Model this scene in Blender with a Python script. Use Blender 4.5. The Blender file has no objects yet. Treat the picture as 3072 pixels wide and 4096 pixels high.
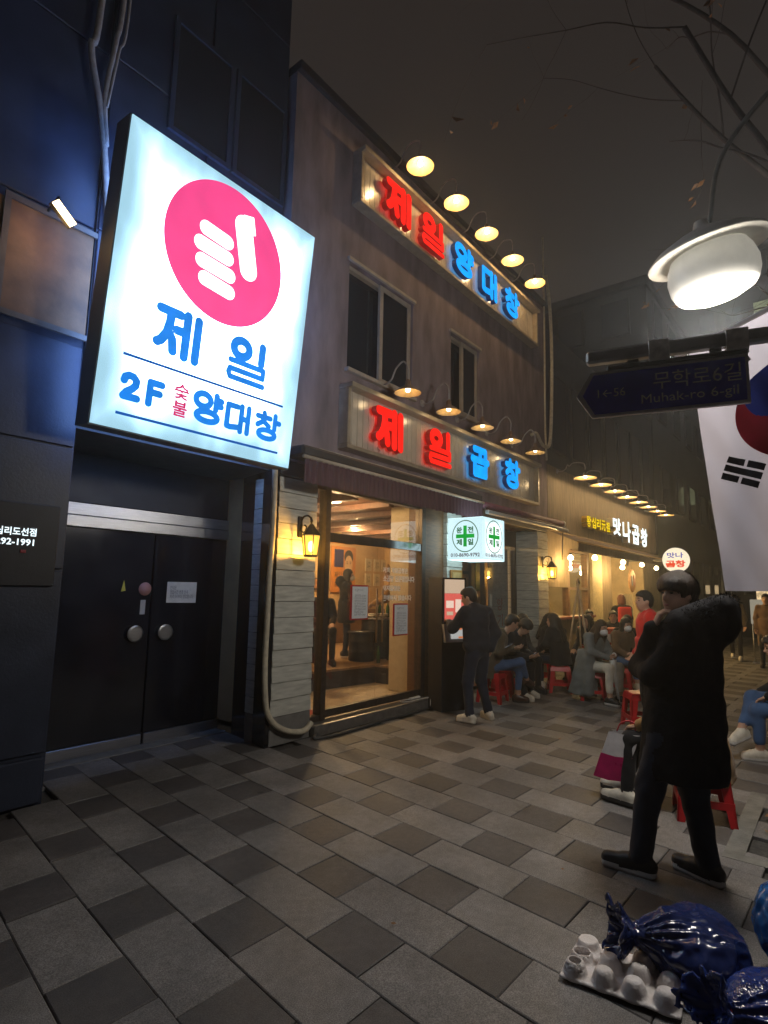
import bpy, bmesh, math, random
import numpy as np
from mathutils import Vector, Matrix

random.seed(7)
RNG = np.random.RandomState(7)
SC = bpy.context.scene
COL = SC.collection
PI = math.pi

# ---------------------------------------------------------------- camera
cam_d = bpy.data.cameras.new('camera')
cam = bpy.data.objects.new('camera', cam_d)
COL.objects.link(cam)
cam_d.sensor_fit = 'HORIZONTAL'
cam_d.sensor_width = 36.0
cam_d.lens = 36.0 * 2281.0 / 3072.0
cam_d.clip_start = 0.05
cam_d.clip_end = 400.0
cam.matrix_world = (Matrix.Translation((0, 0, 1.65)) @ Matrix.Rotation(math.radians(-51.37), 4, 'Z')
                    @ Matrix.Rotation(math.radians(97.65), 4, 'X') @ Matrix.Rotation(math.radians(1.058), 4, 'Z'))
SC.camera = cam

# ---------------------------------------------------------------- night sky: dim glow of the city on low cloud
world = bpy.data.worlds.new('World')
SC.world = world
world.use_nodes = True
wn = world.node_tree
wn.nodes.clear()
w_out = wn.nodes.new('ShaderNodeOutputWorld')
w_bg = wn.nodes.new('ShaderNodeBackground')
w_tc = wn.nodes.new('ShaderNodeTexCoord')
w_nz = wn.nodes.new('ShaderNodeTexNoise')
w_nz.inputs['Scale'].default_value = 2.2
w_nz.inputs['Detail'].default_value = 3
w_cr = wn.nodes.new('ShaderNodeValToRGB')
w_cr.color_ramp.elements[0].color = (0.0180, 0.0140, 0.0120, 1)
w_cr.color_ramp.elements[1].color = (0.0270, 0.0215, 0.0185, 1)
wn.links.new(w_tc.outputs['Generated'], w_nz.inputs['Vector'])
wn.links.new(w_nz.outputs['Fac'], w_cr.inputs['Fac'])
wn.links.new(w_cr.outputs['Color'], w_bg.inputs['Color'])
w_bg.inputs['Strength'].default_value = 1.0
wn.links.new(w_bg.outputs['Background'], w_out.inputs['Surface'])

SC.view_settings.view_transform = 'Standard'
SC.view_settings.look = 'None'
SC.view_settings.exposure = 0.0
SC.view_settings.gamma = 1.0
SC.view_settings.use_curve_mapping = False
SC.render.engine = 'CYCLES'
cy = SC.cycles
cy.use_denoising = True
cy.max_bounces = 8
cy.diffuse_bounces = 3
cy.glossy_bounces = 3
cy.transmission_bounces = 4
cy.transparent_max_bounces = 12
cy.volume_bounces = 0
cy.caustics_reflective = False
cy.caustics_refractive = False
cy.sample_clamp_indirect = 4.0
cy.use_light_tree = True

# ---------------------------------------------------------------- materials
MATS = {}
def pm(name, col, rough=0.6, var=0.12, scale=12.0, bump=0.0, bscale=None, metal=0.0, spec=0.4, emit=None, es=0.0, sheen=0.0, stretch=None, coat=0.0):
    """procedural material: base colour broken up by noise, optional relief and glow"""
    if name in MATS:
        return MATS[name]
    m = bpy.data.materials.new(name)
    m.use_nodes = True
    nt = m.node_tree
    b = nt.nodes['Principled BSDF']
    b.inputs['Roughness'].default_value = rough
    b.inputs['Metallic'].default_value = metal
    b.inputs['Specular IOR Level'].default_value = spec
    if coat:
        b.inputs['Coat Weight'].default_value = coat
        b.inputs['Coat Roughness'].default_value = 0.15
    if sheen:
        b.inputs['Sheen Weight'].default_value = sheen
        b.inputs['Sheen Roughness'].default_value = 0.4
    tc = nt.nodes.new('ShaderNodeTexCoord')
    vec = tc.outputs['Object']
    if stretch:
        mp = nt.nodes.new('ShaderNodeMapping')
        mp.inputs['Scale'].default_value = stretch
        nt.links.new(vec, mp.inputs['Vector'])
        vec = mp.outputs['Vector']
    nz = nt.nodes.new('ShaderNodeTexNoise')
    nz.inputs['Scale'].default_value = scale
    nz.inputs['Detail'].default_value = 5
    nt.links.new(vec, nz.inputs['Vector'])
    cr = nt.nodes.new('ShaderNodeValToRGB')
    cr.color_ramp.elements[0].position = 0.3
    cr.color_ramp.elements[1].position = 0.72
    cr.color_ramp.elements[0].color = (*[max(0, c * (1 - var)) for c in col], 1)
    cr.color_ramp.elements[1].color = (*[min(1, c * (1 + var)) for c in col], 1)
    nt.links.new(nz.outputs['Fac'], cr.inputs['Fac'])
    nt.links.new(cr.outputs['Color'], b.inputs['Base Color'])
    if rough > 0.15:
        mr = nt.nodes.new('ShaderNodeMapRange')
        mr.inputs['To Min'].default_value = max(0.03, rough - 0.1)
        mr.inputs['To Max'].default_value = min(1, rough + 0.1)
        nt.links.new(nz.outputs['Fac'], mr.inputs['Value'])
        nt.links.new(mr.outputs['Result'], b.inputs['Roughness'])
    if bump:
        n2 = nt.nodes.new('ShaderNodeTexNoise')
        n2.inputs['Scale'].default_value = bscale or scale * 5
        n2.inputs['Detail'].default_value = 4
        nt.links.new(vec, n2.inputs['Vector'])
        bp = nt.nodes.new('ShaderNodeBump')
        bp.inputs['Strength'].default_value = bump
        bp.inputs['Distance'].default_value = 0.01
        nt.links.new(n2.outputs['Fac'], bp.inputs['Height'])
        nt.links.new(bp.outputs['Normal'], b.inputs['Normal'])
    if emit:
        b.inputs['Emission Color'].default_value = (*emit, 1)
        b.inputs['Emission Strength'].default_value = es
    MATS[name] = m
    return m

def glass_mat(name, tint=(0.9, 0.93, 0.95), base=0.06, dirt=0.02):
    """thin window glass: mostly clear, Fresnel reflection, a trace of dirt"""
    if name in MATS:
        return MATS[name]
    m = bpy.data.materials.new(name)
    m.use_nodes = True
    nt = m.node_tree
    nt.nodes.clear()
    out = nt.nodes.new('ShaderNodeOutputMaterial')
    tr = nt.nodes.new('ShaderNodeBsdfTransparent')
    tr.inputs['Color'].default_value = (*tint, 1)
    gl = nt.nodes.new('ShaderNodeBsdfGlossy')
    gl.inputs['Roughness'].default_value = 0.0
    fr = nt.nodes.new('ShaderNodeLayerWeight')
    fr.inputs['Blend'].default_value = 0.5
    pw = nt.nodes.new('ShaderNodeMath')
    pw.operation = 'POWER'
    pw.inputs[1].default_value = 3.2
    nt.links.new(fr.outputs['Facing'], pw.inputs[0])
    ma = nt.nodes.new('ShaderNodeMath')
    ma.operation = 'MULTIPLY_ADD'
    ma.inputs[1].default_value = 0.8
    ma.inputs[2].default_value = base
    ma.use_clamp = True
    nt.links.new(pw.outputs['Value'], ma.inputs[0])
    mx = nt.nodes.new('ShaderNodeMixShader')
    nt.links.new(ma.outputs['Value'], mx.inputs['Fac'])
    nt.links.new(tr.outputs['BSDF'], mx.inputs[1])
    nt.links.new(gl.outputs['BSDF'], mx.inputs[2])
    df = nt.nodes.new('ShaderNodeBsdfDiffuse')
    df.inputs['Color'].default_value = (0.4, 0.4, 0.4, 1)
    tc = nt.nodes.new('ShaderNodeTexCoord')
    nz = nt.nodes.new('ShaderNodeTexNoise')
    nz.inputs['Scale'].default_value = 3
    nt.links.new(tc.outputs['Object'], nz.inputs['Vector'])
    mu = nt.nodes.new('ShaderNodeMath')
    mu.operation = 'MULTIPLY'
    mu.inputs[1].default_value = dirt * 2
    nt.links.new(nz.outputs['Fac'], mu.inputs[0])
    mx2 = nt.nodes.new('ShaderNodeMixShader')
    nt.links.new(mu.outputs['Value'], mx2.inputs['Fac'])
    nt.links.new(mx.outputs['Shader'], mx2.inputs[1])
    nt.links.new(df.outputs['BSDF'], mx2.inputs[2])
    nt.links.new(mx2.outputs['Shader'], out.inputs['Surface'])
    MATS[name] = m
    return m

def glow(name, col, strength, var=0.0, scale=3.0):
    """a surface that gives off light (bulb, backlit acrylic)"""
    if name in MATS:
        return MATS[name]
    m = bpy.data.materials.new(name)
    m.use_nodes = True
    nt = m.node_tree
    nt.nodes.clear()
    out = nt.nodes.new('ShaderNodeOutputMaterial')
    em = nt.nodes.new('ShaderNodeEmission')
    em.inputs['Color'].default_value = (*col, 1)
    tc = nt.nodes.new('ShaderNodeTexCoord')
    nz = nt.nodes.new('ShaderNodeTexNoise')
    nz.inputs['Scale'].default_value = scale
    nt.links.new(tc.outputs['Object'], nz.inputs['Vector'])
    mr = nt.nodes.new('ShaderNodeMapRange')
    mr.inputs['From Min'].default_value = 0.3
    mr.inputs['From Max'].default_value = 0.7
    mr.inputs['To Min'].default_value = strength * (1 - var)
    mr.inputs['To Max'].default_value = strength * (1 + var)
    nt.links.new(nz.outputs['Fac'], mr.inputs['Value'])
    nt.links.new(mr.outputs['Result'], em.inputs['Strength'])
    nt.links.new(em.outputs['Emission'], out.inputs['Surface'])
    MATS[name] = m
    return m

# ---------------------------------------------------------------- object helpers
def tag(o, label=None, cat=None, group=None, kind=None):
    if label: o['label'] = label
    if cat: o['category'] = cat
    if group: o['group'] = group
    if kind: o['kind'] = kind
    return o

OFF = {}
def root(name, loc, label, cat, group=None, rz=0.0):
    o = bpy.data.objects.new(name, None)
    o.empty_display_size = 0.1
    COL.objects.link(o)
    o.location = loc
    o.rotation_euler = (0, 0, rz)
    tag(o, label, cat, group)
    OFF[o.name] = np.array(loc, float) if rz == 0 else np.zeros(3)
    return o

def off_of(p):
    return OFF.get(p.name, np.zeros(3)) if p is not None else np.zeros(3)

def mesh_obj(name, verts, faces, mats, parent=None, midx=None, smooth=False, loc=None):
    """verts in world space (or the local space of an unmoved / rotated root)"""
    v = np.asarray(verts, float).reshape(-1, 3)
    if parent is not None:
        o3 = off_of(parent)
    else:
        o3 = np.array(loc, float) if loc is not None else np.zeros(3)
    v = v - o3
    me = bpy.data.meshes.new(name)
    me.from_pydata(v.tolist(), [], [list(map(int, f)) for f in faces])
    if not isinstance(mats, (list, tuple)):
        mats = [mats]
    for m in mats:
        me.materials.append(m)
    if midx is not None:
        me.polygons.foreach_set('material_index', np.asarray(midx, np.int32))
    if smooth:
        me.polygons.foreach_set('use_smooth', np.ones(len(me.polygons), bool))
    me.update()
    o = bpy.data.objects.new(name, me)
    COL.objects.link(o)
    if parent is not None:
        o.parent = parent
        OFF[o.name] = o3
    else:
        o.location = o3
        OFF[o.name] = o3
    return o

def copy_tree(o, loc=None, parent=None, label=None, rz=None):
    c = o.copy()
    COL.objects.link(c)
    c.parent = parent
    if loc is not None: c.location = loc
    if rz is not None: c.rotation_euler = (0, 0, rz)
    if label: c['label'] = label
    for ch in o.children:
        copy_tree(ch, None, c)
    return c

class MB:
    """collects boxes, tubes, lathes, prisms into one mesh"""
    def __init__(self):
        self.v = []; self.f = []; self.m = []; self.sm = []
    def add(self, v, f, m=0, sm=False):
        b = len(self.v)
        self.v += [tuple(map(float, p)) for p in v]
        self.f += [tuple(i + b for i in q) for q in f]
        self.m += [m] * len(f)
        self.sm += [sm] * len(f)
        return self
    def box(self, x0, x1, y0, y1, z0, z1, m=0):
        v = [(x0,y0,z0),(x1,y0,z0),(x1,y1,z0),(x0,y1,z0),(x0,y0,z1),(x1,y0,z1),(x1,y1,z1),(x0,y1,z1)]
        return self.add(v, [(0,3,2,1),(4,5,6,7),(0,1,5,4),(1,2,6,5),(2,3,7,6),(3,0,4,7)], m)
    def bbox(self, x0, x1, y0, y1, z0, z1, b=0.006, m=0):
        """box with chamfered edges"""
        b = min(b, (x1-x0)*.45, (y1-y0)*.45, (z1-z0)*.45)
        bm = bmesh.new()
        bmesh.ops.create_cube(bm, size=1)
        for q in bm.verts:
            q.co = Vector((x0+(q.co.x+.5)*(x1-x0), y0+(q.co.y+.5)*(y1-y0), z0+(q.co.z+.5)*(z1-z0)))
        bmesh.ops.bevel(bm, geom=bm.edges[:], offset=b, segments=1, affect='EDGES')
        self.bm(bm, m); bm.free()
        return self
    def bm(self, bm, m=0, sm=False, M=None):
        bm.verts.ensure_lookup_table(); bm.verts.index_update()
        v = [(M @ q.co if M else q.co)[:] for q in bm.verts]
        return self.add(v, [tuple(x.index for x in f.verts) for f in bm.faces], m, sm)
    def obox(self, c, size, M, m=0):
        """oriented box, M a 3x3"""
        sx, sy, sz = size
        v = []
        for z in (-.5, .5):
            for x, y in ((-.5,-.5),(.5,-.5),(.5,.5),(-.5,.5)):
                v.append(tuple(Vector(c) + M @ Vector((x*sx, y*sy, z*sz))))
        return self.add(v, [(0,3,2,1),(4,5,6,7),(0,1,5,4),(1,2,6,5),(2,3,7,6),(3,0,4,7)], m)
    def beam(self, a, b, w, h, m=0, up=(0,0,1)):
        a, b = Vector(a), Vector(b)
        d = (b - a); L = d.length; d.normalize()
        s = d.cross(Vector(up))
        if s.length < 1e-4: s = d.cross(Vector((1,0,0)))
        s.normalize(); u = s.cross(d)
        M = Matrix((s, d, u)).transposed()
        return self.obox((a+b)/2, (w, L, h), M, m)
    def tube(self, path, r, n=8, m=0, cap=True, closed=False):
        P = [Vector(p) for p in path]
        rs = list(r) if isinstance(r, (list, tuple, np.ndarray)) else [r]*len(P)
        N = len(P); v = []; f = []
        t0 = (P[1]-P[0]).normalized()
        ref = Vector((0,0,1)) if abs(t0.z) < .9 else Vector((1,0,0))
        s = t0.cross(ref).normalized()
        for i in range(N):
            if closed: t = (P[(i+1)%N]-P[i-1])
            else: t = P[min(i+1,N-1)]-P[max(i-1,0)]
            if t.length < 1e-9: t = t0
            t.normalize()
            s = (s - t*s.dot(t))
            if s.length < 1e-6: s = t.orthogonal()
            s.normalize(); u = t.cross(s)
            for k in range(n):
                a = 2*PI*k/n
                v.append(P[i] + s*(math.cos(a)*rs[i]) + u*(math.sin(a)*rs[i]))
        for i in range(N if closed else N-1):
            j = (i+1) % N
            for k in range(n):
                k2 = (k+1) % n
                f.append((i*n+k, i*n+k2, j*n+k2, j*n+k))
        if cap and not closed:
            f.append(tuple(range(n-1,-1,-1))); f.append(tuple((N-1)*n+k for k in range(n)))
        return self.add(v, f, m, True)
    def lathe(self, prof, c=(0,0,0), n=20, m=0, M=None, sm=True):
        """prof: list of (r, z), spun about the z axis at c"""
        v = []; f = []
        for r, z in prof:
            for k in range(n):
                a = 2*PI*k/n
                q = Vector((r*math.cos(a), r*math.sin(a), z))
                if M: q = M @ q
                v.append(q + Vector(c))
        for i in range(len(prof)-1):
            for k in range(n):
                k2 = (k+1) % n
                f.append((i*n+k, i*n+k2, (i+1)*n+k2, (i+1)*n+k))
        return self.add(v, f, m, sm)
    def prism(self, poly, o, ux, uy, depth, m=0):
        """2-D polygon (ccw) in the plane o + a*ux + b*uy, extruded along ux x uy by depth"""
        o, ux, uy = Vector(o), Vector(ux), Vector(uy)
        w = ux.cross(uy).normalized()*depth
        n = len(poly)
        v = [o+ux*a+uy*b for a,b in poly] + [o+ux*a+uy*b+w for a,b in poly]
        f = [tuple(range(n-1,-1,-1)), tuple(range(n,2*n))] + [(i,(i+1)%n,n+(i+1)%n,n+i) for i in range(n)]
        return self.add(v, f, m)
    def build(self, name, mats, parent=None, loc=None):
        o = mesh_obj(name, self.v, self.f, mats, parent, self.m, False, loc)
        o.data.polygons.foreach_set('use_smooth', np.array(self.sm, bool))
        return o

def arc(c, r, a0, a1, n, ux=(1,0,0), uy=(0,0,1)):
    ux, uy, c = Vector(ux), Vector(uy), Vector(c)
    return [c + ux*(r*math.cos(a0+(a1-a0)*i/n)) + uy*(r*math.sin(a0+(a1-a0)*i/n)) for i in range(n+1)]

def spline(pts, n=8):
    """Catmull-Rom through the points"""
    P = [np.array(p, float) for p in pts]
    P = [2*P[0]-P[1]] + P + [2*P[-1]-P[-2]]
    out = []
    for i in range(1, len(P)-2):
        for k in range(n):
            t = k/n
            a, b, c, d = P[i-1], P[i], P[i+1], P[i+2]
            out.append(.5*((2*b)+(-a+c)*t+(2*a-5*b+4*c-d)*t*t+(-a+3*b-3*c+d)*t**3))
    out.append(P[-2])
    return [tuple(p) for p in out]

# ---------------------------------------------------------------- signed distance shapes and their surface
def surfnets(D, org, h):
    s = D < 0
    nx, ny, nz = D.shape
    def C(a, i, j, k): return a[i:nx-1+i, j:ny-1+j, k:nz-1+k]
    cnt = np.zeros((nx-1, ny-1, nz-1), np.int8)
    for i in (0,1):
        for j in (0,1):
            for k in (0,1): cnt += C(s,i,j,k)
    mix = (cnt > 0) & (cnt < 8)
    I = np.argwhere(mix)
    if len(I) == 0: return np.zeros((0,3)), np.zeros((0,4),int)
    idx = -np.ones(mix.shape, np.int64); idx[mix] = np.arange(len(I))
    pos = np.zeros((len(I),3)); num = np.zeros(len(I))
    cor = [(i,j,k) for i in (0,1) for j in (0,1) for k in (0,1)]
    for a in cor:
        for ax in range(3):
            if a[ax]: continue
            b = list(a); b[ax] = 1
            da = D[I[:,0]+a[0], I[:,1]+a[1], I[:,2]+a[2]]; db = D[I[:,0]+b[0], I[:,1]+b[1], I[:,2]+b[2]]
            c = (da < 0) != (db < 0)
            t = np.where(c, da/np.where(c, da-db, 1), 0)
            q = np.tile(np.array(a, float), (len(I),1)); q[:,ax] += t
            pos[c] += q[c]; num[c] += 1
    V = (I + pos/num[:,None])*h + org
    F = []
    for ax in range(3):
        o1, o2 = [(1,2),(2,0),(0,1)][ax]
        sl0 = [slice(None)]*3; sl1 = [slice(None)]*3
        sl0[ax] = slice(0,-1); sl1[ax] = slice(1,None)
        for q in (o1,o2): sl0[q] = slice(1,-1); sl1[q] = slice(1,-1)
        a, b = s[tuple(sl0)], s[tuple(sl1)]
        for E, flip in (((a & ~b), False), ((~a & b), True)):
            G = np.argwhere(E)
            if not len(G): continue
            G[:,o1] += 1; G[:,o2] += 1
            def at(d1,d2):
                g = G.copy(); g[:,o1] += d1; g[:,o2] += d2
                return idx[g[:,0],g[:,1],g[:,2]]
            q = np.stack([at(-1,-1),at(0,-1),at(0,0),at(-1,0)],1)
            F.append(q[:,::-1] if flip else q)
    F = np.concatenate(F)
    return V, F[(F >= 0).all(1)]

def sd_cap(P, a, b, ra, rb=None):
    rb = ra if rb is None else rb
    a = np.array(a, float); b = np.array(b, float)
    ab = b - a; L = max(ab @ ab, 1e-12)
    t = np.clip((P - a) @ ab / L, 0, 1)
    d = np.linalg.norm(P - a - t[...,None]*ab, axis=-1)
    return d - (ra + (rb-ra)*t)

def sd_ell(P, c, r, R=None):
    q = P - np.array(c, float)
    if R is not None: q = q @ np.array(R)
    r = np.array(r, float)
    k0 = np.linalg.norm(q/r, axis=-1); k1 = np.linalg.norm(q/(r*r), axis=-1)
    return k0*(k0-1)/np.maximum(k1, 1e-9)

def sd_box(P, c, hs, R=None, rnd=0.01):
    q = P - np.array(c, float)
    if R is not None: q = q @ np.array(R)
    q = np.abs(q) - (np.array(hs, float) - rnd)
    return np.linalg.norm(np.maximum(q, 0), axis=-1) + np.minimum(q.max(-1), 0) - rnd

def smin(a, b, k):
    if k <= 0: return np.minimum(a, b)
    h = np.clip(.5 + .5*(b-a)/k, 0, 1)
    return b + (a-b)*h - k*h*(1-h)

def wob(P, s, seed=0.0):
    """cheap smooth noise in [-1,1]"""
    x, y, z = P[...,0]*s+seed, P[...,1]*s-seed*1.7, P[...,2]*s+seed*.6
    return (np.sin(x*1.3+np.sin(y*1.1+z*.7))+np.sin(y*1.7+np.sin(z*1.3+x*.5))+np.sin(z*1.5+np.sin(x*.9+y*1.2)))/3

def grid(lo, hi, h):
    lo = np.array(lo, float); hi = np.array(hi, float)
    n = np.ceil((hi-lo)/h).astype(int)+1
    g = np.stack(np.meshgrid(*[lo[i]+np.arange(n[i])*h for i in range(3)], indexing='ij'), -1)
    return g, lo

# ---------------------------------------------------------------- lettering
def _curve_mesh(o):
    COL.objects.link(o)
    dg = bpy.context.evaluated_depsgraph_get()
    dg.update()
    ev = o.evaluated_get(dg)
    me = ev.to_mesh()
    v = np.zeros(len(me.vertices)*3); me.vertices.foreach_get('co', v)
    f = [tuple(p.vertices) for p in me.polygons]
    ev.to_mesh_clear()
    c = o.data
    bpy.data.objects.remove(o); bpy.data.curves.remove(c)
    return v.reshape(-1,3), f

TCACHE = {}
def text_raw(body, bold=0.0, extrude=0.0, res=3):
    k = (body, bold, extrude, res)
    if k not in TCACHE:
        c = bpy.data.curves.new('lettering', 'FONT')
        c.body = body; c.size = 1.0; c.offset = bold; c.extrude = extrude; c.resolution_u = res
        TCACHE[k] = _curve_mesh(bpy.data.objects.new('lettering', c))
    v, f = TCACHE[k]
    return v.copy(), f

def put(v, o, ux, uy, uz):
    """map local xyz to o + x*ux + y*uy + z*uz"""
    return np.array(o, float) + v[:,:1]*np.array(ux, float) + v[:,1:2]*np.array(uy, float) + v[:,2:]*np.array(uz, float)

UX, UZ, FRONT = np.array((1.,0,0)), np.array((0,0,1.)), np.array((0,-1.,0))
def text(name, body, o, w, h, mats, parent, ux=UX, uy=UZ, uz=FRONT, bold=0.012, depth=0.002, res=2):
    """lettering fitted to a box w x h whose lower left corner is o"""
    v, f = text_raw(body, bold, 0.5 if depth > 0.004 else 0.0, res)
    lo, hi = v.min(0), v.max(0)
    v[:,0] = (v[:,0]-lo[0])/max(1e-6, hi[0]-lo[0])*w
    v[:,1] = (v[:,1]-lo[1])/max(1e-6, hi[1]-lo[1])*h
    if depth > 0.004: v[:,2] = (v[:,2]+.5)*depth
    else: v[:,2] = depth
    P = put(v, o, ux, uy, uz)
    if isinstance(mats, (list, tuple)):
        nrm = np.array(uz, float); mi = []
        for q in f:
            a = np.cross(P[q[1]]-P[q[0]], P[q[2]]-P[q[0]]); L = np.linalg.norm(a)
            mi.append(0 if L > 0 and abs(a @ nrm)/L > .7 else 1)
        return mesh_obj(name, P, f, list(mats), parent, mi)
    return mesh_obj(name, P, f, mats, parent)

def ring(cx, cy, rx, ry, n=24):
    return [(cx+rx*math.cos(2*PI*i/n), cy+ry*math.sin(2*PI*i/n)) for i in range(n+1)]
GLYPH = {
 'je': [[(.0,.95),(.47,.95)],[(.25,.93),(.24,.68),(.19,.42),(.08,.22),(.0,.16)],[(.21,.5),(.33,.32),(.37,.05)],[(.42,.57),(.62,.57)],[(.65,1.0),(.65,.0)],[(.92,.98),(.92,-.01)]],
 'il': [ring(.27,.755,.23,.205),[(.9,1.0),(.9,.55)],('thin',.66,[(.02,.40),(.96,.40),(.96,.20),(.03,.20),(.0,.1),(.05,.0),(.98,.0)])],
 'yang': [ring(.3,.74,.28,.22),[(.8,1.0),(.8,.52)],[(.8,.86),(1.0,.86)],[(.8,.67),(1.0,.67)],ring(.5,.21,.4,.17)],
 'dae': [[(.46,.92),(.06,.92),(.06,.1),(.2,.08),(.5,.13)],[(.64,.98),(.64,.0)],[(.94,.98),(.94,.0)],[(.64,.5),(.94,.5)]],
 'chang': [[(.32,1.0),(.34,.92)],[(.04,.84),(.6,.84)],[(.34,.82),(.28,.66),(.06,.5)],[(.3,.68),(.56,.52)],[(.82,1.0),(.82,.46)],[(.82,.74),(1.02,.74)],ring(.5,.19,.37,.165)],
 'gop': [[(.14,.94),(.84,.94),(.84,.68)],[(.5,.76),(.5,.56)],[(.0,.55),(1.0,.55)],[(.15,.42),(.15,.03),(.86,.03),(.86,.42)],[(.15,.24),(.86,.24)]],
 'two': [[(.08,.72),(.14,.88),(.35,.97),(.62,.95),(.82,.8),(.8,.6),(.6,.42),(.3,.25),(.12,.05),(.95,.05)]],
 'eff': [[(.12,.0),(.12,.95),(.9,.95)],[(.12,.52),(.8,.52)]],
}
def contours(D, org, h):
    """closed outlines of D < 0 on a 2-D grid"""
    s = D < 0
    segs = {}
    nx, ny = D.shape
    m = s[:-1,:-1].astype(int)+s[1:,:-1]+s[1:,1:]+s[:-1,1:]
    for i, j in np.argwhere((m > 0) & (m < 4)):
        c = [(i,j),(i+1,j),(i+1,j+1),(i,j+1)]
        b = [s[q] for q in c]
        cross = [(c[k], c[(k+1)%4]) for k in range(4) if b[k] != b[(k+1)%4]]
        outs = [(p,q) for p,q in cross if s[p]]; ins = [(p,q) for p,q in cross if not s[p]]
        for u, w in zip(outs, ins):
            segs[tuple(sorted(u))] = tuple(sorted(w))
    loops = []
    while segs:
        k0, k = segs.popitem(); L = [k0]
        while k != k0 and k is not None:
            L.append(k); k = segs.pop(k, None)
        pts = []
        for p, q in L:
            t = D[p]/(D[p]-D[q])
            pts.append((org[0]+(p[0]+(q[0]-p[0])*t)*h, org[1]+(p[1]+(q[1]-p[1])*t)*h))
        loops.append(pts)
    return loops

def shape_raw(sdf, lo, hi, h, depth):
    xs = np.arange(lo[0], hi[0]+h, h); ys = np.arange(lo[1], hi[1]+h, h)
    G = np.stack(np.meshgrid(xs, ys, indexing='ij'), -1)
    L = contours(sdf(G), lo, h)
    c = bpy.data.curves.new('outline', 'CURVE')
    c.dimensions = '2D'; c.fill_mode = 'BOTH'; c.extrude = depth/2
    for pts in L:
        if len(pts) < 4: continue
        keep = [p for i, p in enumerate(pts) if i % 2 == 0 or len(pts) < 40]
        sp = c.splines.new('POLY'); sp.points.add(len(keep)-1)
        for q, p in zip(sp.points, keep): q.co = (*p, 0, 1)
        sp.use_cyclic_u = True
    v, f = _curve_mesh(bpy.data.objects.new('outline', c))
    v[:,2] += depth/2
    return v, f

def glyph_raw(key, W, H, w, depth):
    k = (key, W, H, w, depth)
    if k not in TCACHE:
        S = []
        for st in GLYPH[key]:
            wm = w
            if st[0] == 'thin': wm = w*st[1]; st = st[2]
            for a, b in zip(st[:-1], st[1:]):
                S.append((np.array((a[0]*(W-wm)+wm/2, a[1]*(H-wm)+wm/2)), np.array((b[0]*(W-wm)+wm/2, b[1]*(H-wm)+wm/2)), wm))
        def sdf(G):
            d = np.full(G.shape[:2], 9.)
            for a, b, wm in S:
                ab = b-a; t = np.clip((G-a) @ ab/max(ab @ ab, 1e-9), 0, 1)
                d = np.minimum(d, np.linalg.norm(G-a-t[...,None]*ab, axis=-1)-wm/2)
            return d
        TCACHE[k] = shape_raw(sdf, (-.06*W,-.06*H), (1.08*W,1.08*H), W/130, depth)
    v, f = TCACHE[k]
    return v.copy(), f

def glyph(name, key, o, W, H, w, depth, mats, parent, ux=UX, uy=UZ, uz=FRONT):
    v, f = glyph_raw(key, W, H, w, depth)
    P = put(v, o, ux, uy, uz)
    nrm = np.array(uz, float); mi = []
    for q in f:
        a = np.cross(P[q[1]]-P[q[0]], P[q[2]]-P[q[0]]); L = np.linalg.norm(a)
        mi.append(0 if L > 0 and abs(a @ nrm)/L > .7 else 1)
    if not isinstance(mats, (list, tuple)): mats = [mats, mats]
    return mesh_obj(name, P, f, list(mats), parent, mi)

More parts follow.
